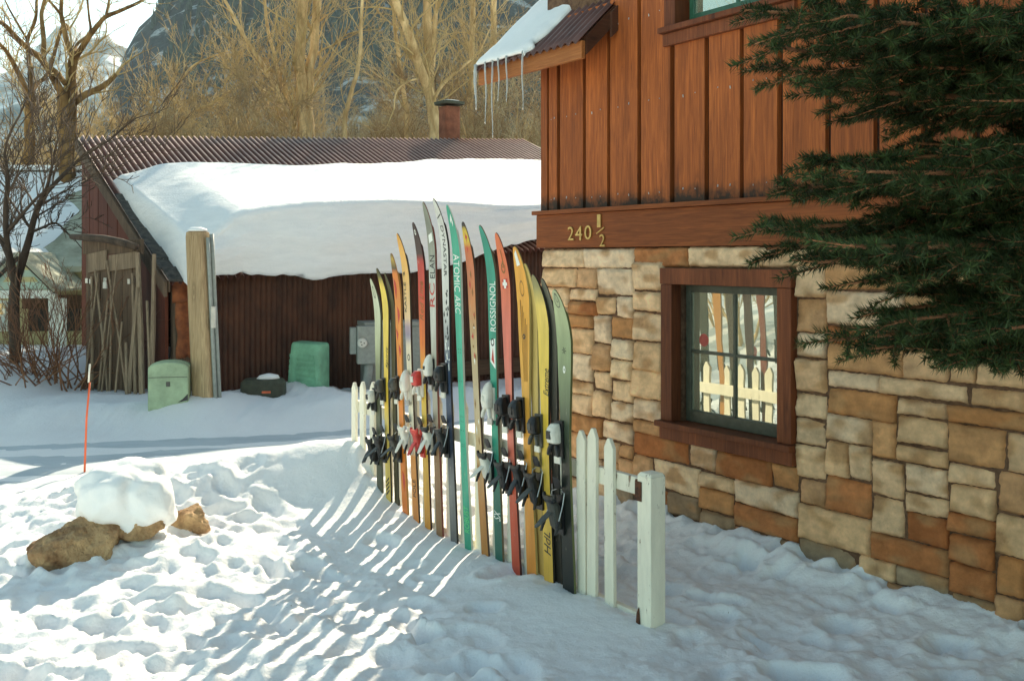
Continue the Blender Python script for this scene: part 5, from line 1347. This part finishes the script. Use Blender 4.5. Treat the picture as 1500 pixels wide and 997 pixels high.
t.limb([(bx + .1, Yt + .2, -.2)] + px_pts([(225, 230), (240, 192, .2), (275, 168, .5), (318, 148, .8), (350, 120, 1.0)], Yt), .09, .025, 14, 1.5, t0=.3)
t.done('leaning_tree', 'bare tree with two long limbs leaning right over the left end of the shed ridge', 'tree', bark_gold, twig_gold, (bx, Yt, -.1))
# golden thicket: brushy willows, each a thing
def willow(seed, h, stems):
    t = Tree(seed)
    for k in range(stems):
        a = t.r.uniform(0, 6.283); d = Vector((math.cos(a) * .45, math.sin(a) * .45, 1))
        t.branch(Vector((math.cos(a) * .15, math.sin(a) * .15, -.1)), d, h * t.r.uniform(.6, 1), .04, 1, 4, .16, .85, 11, .0062, (6, 5, 4, 3, 3, 3))
    return t
protos = [willow(30 + k, 5.4 + .6 * k, 5).done('willow_shrub', 'golden bare willow in the thicket behind the shed', 'shrub', bark_gold, (twig_gold, twig_pale, twig_brown, twig_pale)[k], (0, 0, 0), 'golden willow thicket behind the shed') for k in range(4)]
wr = random.Random(77)
spots = []
for k in range(36):
    Yw = wr.uniform(27, 46); pxw = wr.uniform(190, 800)
    spots.append((pxw, Yw, wr.uniform(.7, 1.3)))
spots += [(215, 25, .8), (270, 25, .85), (350, 24, .9), (780, 27, .9), (745, 28, .9), (555, 24, .8), (150, 27, .6), (70, 29, .55), (10, 29, .6)]
for k, (pxw, Yw, s_) in enumerate(spots):
    loc = ((pxw - PCX) / FPX * Yw, Yw, -.05)
    if k < 4: o = protos[k]; o.location = loc; o.rotation_euler = (0, 0, wr.uniform(0, 6)); o.scale = (s_, s_, s_)
    else: copy_thing(protos[k % 4], loc, wr.uniform(0, 6.28), s_, 'golden bare willow in the thicket behind the shed')
# dark thin tree and shrub at the left, before the neighbour's house
t = Tree(21); Yt = 13.8; bx = P(22, 500, Yt).x
ZL = 3.56
def zl(l): return [(a / ZL, 220 + b / ZL, *c) for a, b, *c in l]
t.limb([(bx, Yt, -.2)] + px_pts(zl([(70, 900), (78, 760), (85, 690)]), Yt), .085, .07, 2, .8, t0=.7, tip=False)
t.limb(px_pts(zl([(85, 700), (120, 580), (150, 470, .1), (190, 330, .2), (240, 230, .4), (330, 130, .6), (420, 40, .8)]), Yt), .065, .02, 12, 1.3, t0=.35)
t.limb(px_pts(zl([(190, 320, .2), (245, 200, .0), (270, 100, -.2), (285, 0, -.4)]), Yt), .03, .012, 9, 1.1, t0=.1)
t.limb(px_pts(zl([(80, 690), (55, 590, -.2), (35, 460, -.3), (30, 300, -.4), (40, 150, -.5), (25, 20, -.6)]), Yt), .055, .02, 12, 1.2, t0=.3)
t.limb(px_pts(zl([(30, 440, -.3), (100, 350, -.5), (180, 260, -.7), (250, 200, -.9)]), Yt), .03, .012, 8, 1.0, t0=.2)
t.limb(px_pts(zl([(75, 620, .1), (0, 470, .4), (-60, 380, .7)]), Yt), .04, .015, 8, 1.1, t0=.2)
t.limb(px_pts(zl([(160, 430, .1), (230, 400, .1), (290, 380, .2), (350, 430, .3)]), Yt), .022, .01, 6, .6, t0=.2)
t.done('bare_tree', 'dark thin bare tree leaning right in front of the cream house', 'tree', bark_dark, twig_dark, (bx, Yt, -.1))
t = Tree(22)
for k in range(42):
    a = t.r.uniform(0, 6.283); t.branch(Vector((t.r.uniform(-.4, .4), t.r.uniform(-.3, .3), -.1)), Vector((math.cos(a) * .75, math.sin(a) * .5, 1)), t.r.uniform(.8, 1.35), .012, 2, 4, .15, .45, 4, .0038)
q = P(88, 560, 12.3); o = t.done('leafless_shrub', 'red brown leafless shrub in the snow left of the plank doors', 'shrub', twig_red, twig_red, (0, 0, 0)); o.location = (q.x, q.y, gz(q.x, q.y) - .03)
t = Tree(23)
for k in range(14):
    a = t.r.uniform(0, 6.283); t.branch(Vector((t.r.uniform(-.2, .2), t.r.uniform(-.2, .2), -.1)), Vector((math.cos(a) * .8, math.sin(a) * .5, .9)), t.r.uniform(.5, .95), .010, 2, 4, .12, .45, 4, .0036)
q = P(35, 560, 12.0); o = t.done('leafless_shrub', 'smaller leafless shrub at the left edge of the snow bank', 'shrub', twig_red, twig_red, (0, 0, 0)); o.location = (q.x, q.y, gz(q.x, q.y) - .03)

# ------------------------------------------------------------------ the neighbour's house
Yn = 18.0; kn = Yn / FPX
q0 = P(-30, 490, Yn); nh = empty('cream_house', 'cream house with a big frosted grey roof and a small green gabled porch', 'house', (q0.x, Yn, 0), R(4))
def nx_(px): return (px - -30) * kn
def nz_(py): return EYE + (HZ - py) * kn
mb = MB(); mb.box(-5, nx_(122), 0, 6, -.3, nz_(392)); mb.prism([(0, nz_(392)), (6, nz_(392)), (3, nz_(392) + 2.6)], nx_(122) - .2, nx_(122), 'x'); mb.prism([(0, nz_(392)), (6, nz_(392)), (3, nz_(392) + 2.6)], -5, -4.8, 'x'); mb.build('wall', cream_wall, nh)
mb = MB()
mb.add([(-5.4, -.35, nz_(398)), (nx_(124), -.35, nz_(398)), (nx_(124), 3, nz_(238)), (-5.4, 3, nz_(238)), (-5.4, 6.35, nz_(398)), (nx_(124), 6.35, nz_(398)),
        (-5.4, -.35, nz_(390)), (nx_(124), -.35, nz_(390)), (nx_(124), 3, nz_(230)), (-5.4, 3, nz_(230)), (-5.4, 6.35, nz_(390)), (nx_(124), 6.35, nz_(390))],
       [(0, 3, 2, 1), (3, 4, 5, 2), (6, 7, 8, 9), (9, 8, 11, 10), (0, 1, 7, 6), (4, 10, 11, 5), (1, 2, 8, 7), (2, 5, 11, 8), (0, 6, 9, 3), (3, 9, 10, 4)]); mb.build('roof', grey_roof, nh)
V = []
for b in range(14):
    for a in range(30):
        u, t_ = a / 29, b / 13; xr = nx_(60) + .5 * mnoise.noise((t_ * 5, 1, 2)) - .9 * t_ * 0
        x = -5.3 + (xr + 5.3) * u; yy = -.3 + 3.25 * t_; e = math.sqrt(min(1, min(u, 1 - u) * 9, min(t_, 1 - t_) * 9 + .0))
        V.append((x, yy, nz_(390) + (nz_(230) - nz_(390)) * (yy + .35) / 3.35 + .01 + .14 * e))
o = grid_obj('roof_snow', np.array(V), 30, 14, snow_smooth); o.location = nh.location; o.rotation_euler = nh.rotation_euler; tag(o, 'snow left on the frosted roof of the cream house', 'snow')
mb = MB(); mb.box(-5.3, nx_(122), 2.7, 3.3, nz_(230) + .0, nz_(230) + .10); mb.build('ridge_cap', snow_smooth, nh)
for (a_, b_, c_, d_) in ((-4, 12, 440, 485),):
    mb = MB(); mb.box(nx_(a_), nx_(b_), -.04, .02, nz_(d_), nz_(c_)); w = mb.build('window', porch_white, nh); mb = MB(); mb.box(nx_(a_) + .05, nx_(b_) - .05, -.05, -.042, nz_(d_) + .05, nz_(c_) - .05); mb.build('pane', glass, w)
# porch
yp = -1.4; kp = (Yn + yp) / FPX
def pz(py): return EYE + (HZ - py) * kp
xa, xm, xb = nx_(28) - .03, nx_(79) - .05, nx_(130) - .1
mb = MB(); mb.prism([(xa + .1, pz(424)), (xb - .1, pz(424)), (xm, pz(376))], yp, yp + .08, 'y'); mb.build('porch_gable', green_wall, nh)
mb = MB()
for k in range(5):
    f = k / 5; z0_ = pz(422) + (pz(378) - pz(422)) * f; z1_ = z0_ + (pz(378) - pz(422)) * .17; h0 = (xm - xa - .25) * (1 - f); h1 = (xm - xa - .25) * (1 - f - .19)
    if k in (1, 3): mb.prism([(xm - h0, z0_), (xm + h0, z0_), (xm + max(.01, h1), z1_), (xm - max(.01, h1), z1_)], yp - .012, yp - .002, 'y')
mb.build('gable_panel', yellow_wall, nh)
mb = MB()
for sg, xe in ((-1, xa), (1, xb)):
    mb.prism([(xm, pz(371)), (xm, pz(379)), (xe, pz(430)), (xe - .0, pz(421))] if sg < 0 else [(xm, pz(379)), (xm, pz(371)), (xe, pz(421)), (xe, pz(430))], yp - .12, yp - .02, 'y')
mb.build('barge_board', dark_in, nh)
mb = MB()
mb.add([(xa - .05, yp - .15, pz(424)), (xm, yp - .15, pz(369)), (xm, .1, pz(369)), (xa - .05, .1, pz(424)), (xb + .05, yp - .15, pz(424)), (xb + .05, .1, pz(424))], [(0, 1, 2, 3), (1, 4, 5, 2)]); o = mb.build('porch_roof', grey_roof, nh); so = o.modifiers.new('thickness', 'SOLIDIFY'); so.thickness = .06
mb = MB(); mb.add([(xa - .1, yp - .2, pz(421)), (xm - .1, yp - .2, pz(370)), (xm - .1, .1, pz(370)), (xa - .1, .1, pz(421))], [(0, 1, 2, 3)]); o = mb.build('porch_snow', snow_smooth, None); so = o.modifiers.new('thickness', 'SOLIDIFY'); so.thickness = .12; so.offset = 1
o.location = nh.location; o.rotation_euler = nh.rotation_euler; tag(o, 'snow on the left slope of the small green gabled porch roof', 'snow')
mb = MB(); mb.box(xa, xb, yp - .05, yp + .1, pz(437), pz(425)); mb.build('porch_beam', porch_white, nh)
for px in (33, 124):
    mb = MB(); mb.box(nx_(px) - .15, nx_(px) + .10, yp - .02, yp + .12, -.2, pz(437.5)); mb.build('porch_post', porch_white, nh)
mb = MB(); mb.box(xa + .2, xb - .1, -.06, -.005, nz_(485), nz_(452)); mb.build('dark_window', dark_in, nh)
mb = MB(); mb.box(xa + .1, xb, -.10, -.065, nz_(452), nz_(432)); mb.build('lintel_board', old_wood_x, nh)
# ------------------------------------------------------------------ the big spruce at the right
SP = Vector((2.28, 2.75, 0))
rs_ = np.random.RandomState(14); rp = random.Random(14)
wood = MB(); segs = []   # segs: (a, b, needle length, density)
def twig(p, d, L, r, lev, dens):
    n = max(3, int(L / .05)); pts = [Vector(p)]; d = Vector(d).normalized()
    for i in range(n):
        d = (d + Vector((rp.gauss(0, .035), rp.gauss(0, .035), rp.gauss(0, .03) + (.012 if lev else -.004)))).normalized(); pts.append(pts[-1] + d * (L / n))
    wood.tube(pts, [max(.0016, r * (1 - .75 * i / n)) for i in range(n + 1)], 5 if lev < 2 else 3, cap=False)
    for i in range(n): segs.append((pts[i], pts[i + 1], dens * (1 if lev or i > n * .22 else .35)))
    return pts, d
def bough(start, tip, dens=1.0, droop=.10):
    start, tip = Vector(start), Vector(tip); L = (tip - start).length
    ax = (tip - start).normalized(); n = max(8, int(L / .06)); pts = []
    side = ax.cross(Vector((0, 0, 1))).normalized(); up = side.cross(ax)
    for i in range(n + 1):
        t = i / n; pts.append(start.lerp(tip, t) + Vector((0, 0, -droop * math.sin(math.pi * t) * L * .8)) + side * .03 * math.sin(t * 6 + L * 9))
    wood.tube(pts, [.016 * (1 - .86 * i / n) + .0015 for i in range(n + 1)], 6, cap=False)
    for i in range(n):
        if i > n * .25: segs.append((pts[i], pts[i + 1], dens))
    # flat sprays of side twigs, shorter towards the tip
    i = int(n * .22)
    while i < n:
        t = i / n
        for sg in (-1, 1):
            if rp.random() < .10: continue
            Ls = (.08 + .44 * (1 - t) ** .8 * min(1.2, L)) * rp.uniform(.65, 1.15)
            d = (pts[i + 1] - pts[i]).normalized(); an = rp.uniform(.75, 1.0)
            dd = d * math.cos(an) + side * sg * math.sin(an) + up * rp.uniform(-.34, .14)
            tp_, td = twig(pts[i].lerp(pts[i + 1], rp.random()), dd, Ls, .0045, 1, dens)
            m = len(tp_) - 1
            for j in range(1, m, 1):
                if Ls < .12: break
                for s2 in (-1, 1):
                    if rp.random() < .35: continue
                    l2 = Ls * (.42 - .28 * j / m) * rp.uniform(.7, 1.2)
                    if l2 < .03: continue
                    d2 = (tp_[j + 1] - tp_[j]).normalized(); sd2 = d2.cross(up).normalized()
                    twig(tp_[j], d2 * math.cos(.85) + sd2 * s2 * math.sin(.85) + up * rp.uniform(-.2, .25), l2, .0026, 2, dens)
        i += rp.choice((1, 1, 2)) if L > .8 else 1
def trunk_at(z): return Vector((SP.x, SP.y, z))
# boughs that reach into view: (tip column, tip row, distance, rise of the foot above the tip)
TIPS = [(1330, 212, 2.6, .2), (1208, 258, 2.35, .2), (1300, 300, 2.4, .22), (1345, 100, 2.4, .2), (1092, 14, 2.45, .18), (1098, 62, 2.3, .16), (1122, 92, 2.6, .15), (1150, 40, 2.2, .2), (1165, 118, 2.35, .12), (1210, 60, 2.9, .15), (1250, 20, 2.1, .2),
        (1260, 170, 2.9, .2), (1340, 60, 2.5, .2), (1400, 20, 2.2, .2),
        (1186, 238, 2.55, .22), (1146, 272, 2.5, .25), (1280, 250, 2.1, .2), (1400, 150, 2.3, .2), (1440, 90, 2.7, .2),
        (1108, 336, 2.40, .34), (1128, 364, 2.45, .30), (1160, 338, 2.75, .28), (1205, 385, 2.25, .28), (1262, 360, 2.1, .25), (1320, 320, 2.8, .25), (1390, 270, 2.2, .22), (1450, 210, 2.5, .2),
        (1272, 412, 2.35, .28), (1290, 455, 2.5, .3), (1336, 470, 2.2, .28), (1222, 500, 2.40, .36), (1262, 512, 2.5, .32), (1330, 425, 2.9, .3), (1400, 380, 2.2, .25), (1450, 330, 2.6, .22),
        (1385, 520, 2.3, .3), (1440, 530, 2.45, .3), (1480, 480, 2.1, .3), (1495, 520, 2.8, .28), (1420, 440, 2.6, .28), (1500, 420, 2.3, .25), (1345, 380, 2.35, .25), (1470, 150, 2.2, .2), (1380, 500, 2.7, .3), (1500, 40, 2.4, .2), (1290, 70, 2.4, .2)]
for (px, py, Y_t, rise) in TIPS:
    tp_ = P(px, py, Y_t); bough(trunk_at(tp_.z + rise + rp.uniform(-.03, .05)), tp_, 1.0, rp.uniform(.03, .09))
rows = len(segs)
# the rest of the crown: above the frame and round the far side
for k in range(96):
    z = .95 + 6.2 * (k / 96) ** 1.1; a = k * 2.399; Lb = max(.25, 1.55 * (1 - (z - .6) / 7.2))
    dx, dy = math.cos(a), math.sin(a)
    if z < 2.75 and dx < -.25: continue          # that side is built above
    bough(trunk_at(z), (SP.x + dx * Lb, SP.y + dy * Lb, z - .25 * Lb), .55, .05)
bough(trunk_at(7.0), (SP.x, SP.y, 7.7), .6, 0)
spruce = empty('spruce_tree', 'large dark green spruce whose needled boughs hang in front of the house', 'tree', (SP.x, SP.y, 0), 0)
mb = MB(); mb.tube([(0, 0, z) for z in (-.3, .0, .3, 1.5, 3.5, 5.5, 7.2)], [.17, .15, .13, .115, .08, .045, .012], 14); mb.build('trunk', spruce_bark, spruce, smooth=True)
V = np.array(wood.v, dtype=np.float32) - np.array(SP, dtype=np.float32)
me = bpy.data.meshes.new('branches'); me.from_pydata(V.tolist(), [], wood.f); me.update(); finish('branches', me, twig_bark, spruce, True, 0, None, None, False)
A = np.array([s_[0] for s_ in segs]); B = np.array([s_[1] for s_ in segs]); D = np.array([s_[2] for s_ in segs])
Ls = np.linalg.norm(B - A, axis=1); cnt = np.maximum(1, (Ls * 1250 * D).astype(int))
idx = np.repeat(np.arange(len(segs)), cnt); n = len(idx)
tt = rs_.rand(n)[:, None]; base = A[idx] * (1 - tt) + B[idx] * tt
ax = (B - A)[idx] / Ls[idx][:, None]
ref = np.where(np.abs(ax[:, 2:3]) < .9, np.array([[0, 0, 1.]]), np.array([[1., 0, 0]]))
e1 = np.cross(ax, ref); e1 /= np.linalg.norm(e1, axis=1)[:, None]; e2 = np.cross(e1, ax)
ph = rs_.rand(n) * 2 * np.pi
rad = e1 * np.cos(ph)[:, None] + e2 * np.sin(ph)[:, None]
sp_ = rs_.uniform(.65, 1.15, n)[:, None]
dirn = ax * np.cos(sp_) + rad * np.sin(sp_) + np.array([[0, 0, .10]]); dirn /= np.linalg.norm(dirn, axis=1)[:, None]
ln = rs_.uniform(.019, .031, n)[:, None]
wv_ = np.cross(dirn, rs_.normal(size=(n, 3))); wv_ /= np.linalg.norm(wv_, axis=1)[:, None]
hw = .0016
T_ = np.stack([base - wv_ * hw, base + wv_ * hw, base + dirn * ln], 1) - np.array(SP)[None, None, :]
shade = rs_.uniform(.5, 1.5, n); tw = np.repeat(np.repeat(rs_.uniform(.55, 1.45, len(segs) // 9 + 1), 9)[:len(segs)], cnt)
c = np.stack([.034 * shade * tw, .052 * shade * tw, .018 * shade * tw * rs_.uniform(.7, 1.25, n)], 1)
brn = rs_.rand(n) < .035; c[brn] = np.array([.11, .06, .025]) * shade[brn][:, None]
tri_obj('crown', T_, needle_m, spruce, np.repeat(c, 3, 0))
print('needles', n, 'wood faces', len(wood.f))
HAZE = 0.00010
EXPOSURE = 1.32
# ------------------------------------------------------------------ beyond the left edge of the frame (seen in the window glass)
for k, (x, y, s_) in enumerate(((-9.5, 5.5, .7), (-12.5, 8.3, .9), (-13.5, 3.5, .9), (-16, 6.0, 1.1), (-17.5, 9.5, 1.1), (-20, 4.0, 1.2), (-22, 8, 1.3), (-15, .5, 1.0))):
    copy_thing(protos[k % 4], (x, y, -.05), k * 1.3, s_, 'golden bare willow across the lane left of the view', 'willows across the lane')
# ------------------------------------------------------------------ light, sky, air, camera
SUN_EL, SUN_AZ = R(33.5), math.atan2(.22, 1.0)
sd = Vector((math.sin(SUN_AZ) * math.cos(SUN_EL), math.cos(SUN_AZ) * math.cos(SUN_EL), math.sin(SUN_EL)))
sl_ = bpy.data.lights.new('sun', 'SUN'); sl_.energy = 3.7; sl_.angle = R(.5); sl_.color = (1.0, .87, .65)
so_ = bpy.data.objects.new('sun', sl_); col.objects.link(so_); so_.rotation_euler = sd.to_track_quat('Z', 'Y').to_euler(); so_.location = sd * 60
w = bpy.data.worlds.new('World'); scene.world = w; w.use_nodes = True
nt = w.node_tree; nt.nodes.clear()
out = nt.nodes.new('ShaderNodeOutputWorld'); bg = nt.nodes.new('ShaderNodeBackground'); sk = nt.nodes.new('ShaderNodeTexSky')
sk.sky_type = 'NISHITA'; sk.sun_disc = False; sk.sun_elevation = SUN_EL; sk.sun_rotation = SUN_AZ; sk.altitude = 2600; sk.air_density = 1.0; sk.dust_density = 3.0; sk.ozone_density = .6
tint = N(nt, 'ShaderNodeMix', data_type='RGBA', blend_type='MULTIPLY'); tint.inputs[0].default_value = 1; tint.inputs[7].default_value = (1.0, 1.0, .70, 1)
nt.links.new(sk.outputs[0], tint.inputs[6]); nt.links.new(tint.outputs[2], bg.inputs[0]); nt.links.new(bg.outputs[0], out.inputs[0])
bg.inputs[1].default_value = .15
if HAZE:
    mb = MB(); mb.box(-1900, 1900, -480, 1650, -12, 470)
    m = bpy.data.materials.new('thin_air'); m.use_nodes = True; nt = m.node_tree; nt.nodes.clear()
    o_ = nt.nodes.new('ShaderNodeOutputMaterial'); vp = nt.nodes.new('ShaderNodeVolumePrincipled'); nt.links.new(vp.outputs[0], o_.inputs['Volume'])
    vp.inputs['Density'].default_value = HAZE; vp.inputs['Color'].default_value = (.74, .90, .98, 1); vp.inputs['Anisotropy'].default_value = .2
    hz = mb.build('haze', m); hz['kind'] = 'stuff'; hz['label'] = 'thin bright air between the near trees and the mountains'
cam = bpy.data.cameras.new('camera'); cam.sensor_width = 36; cam.lens = 36 * FPX / 1500; cam.shift_y = -(498.5 - HZ) / 1500; cam.clip_end = 9000; cam.clip_start = .05
co = bpy.data.objects.new('camera', cam); col.objects.link(co); co.location = (0, 0, EYE); co.rotation_euler = (R(90), 0, 0); scene.camera = co
scene.view_settings.view_transform = 'Standard'; scene.view_settings.look = 'None'; scene.view_settings.exposure = EXPOSURE; scene.view_settings.gamma = 1
scene.view_settings.use_curve_mapping = False
scene.cycles.use_denoising = True; scene.cycles.denoiser = 'OPENIMAGEDENOISE'
scene.cycles.max_bounces = 7; scene.cycles.diffuse_bounces = 4; scene.cycles.glossy_bounces = 3; scene.cycles.transmission_bounces = 5; scene.cycles.volume_bounces = 1
scene.cycles.sample_clamp_indirect = 6; scene.cycles.caustics_reflective = False; scene.cycles.caustics_refractive = False
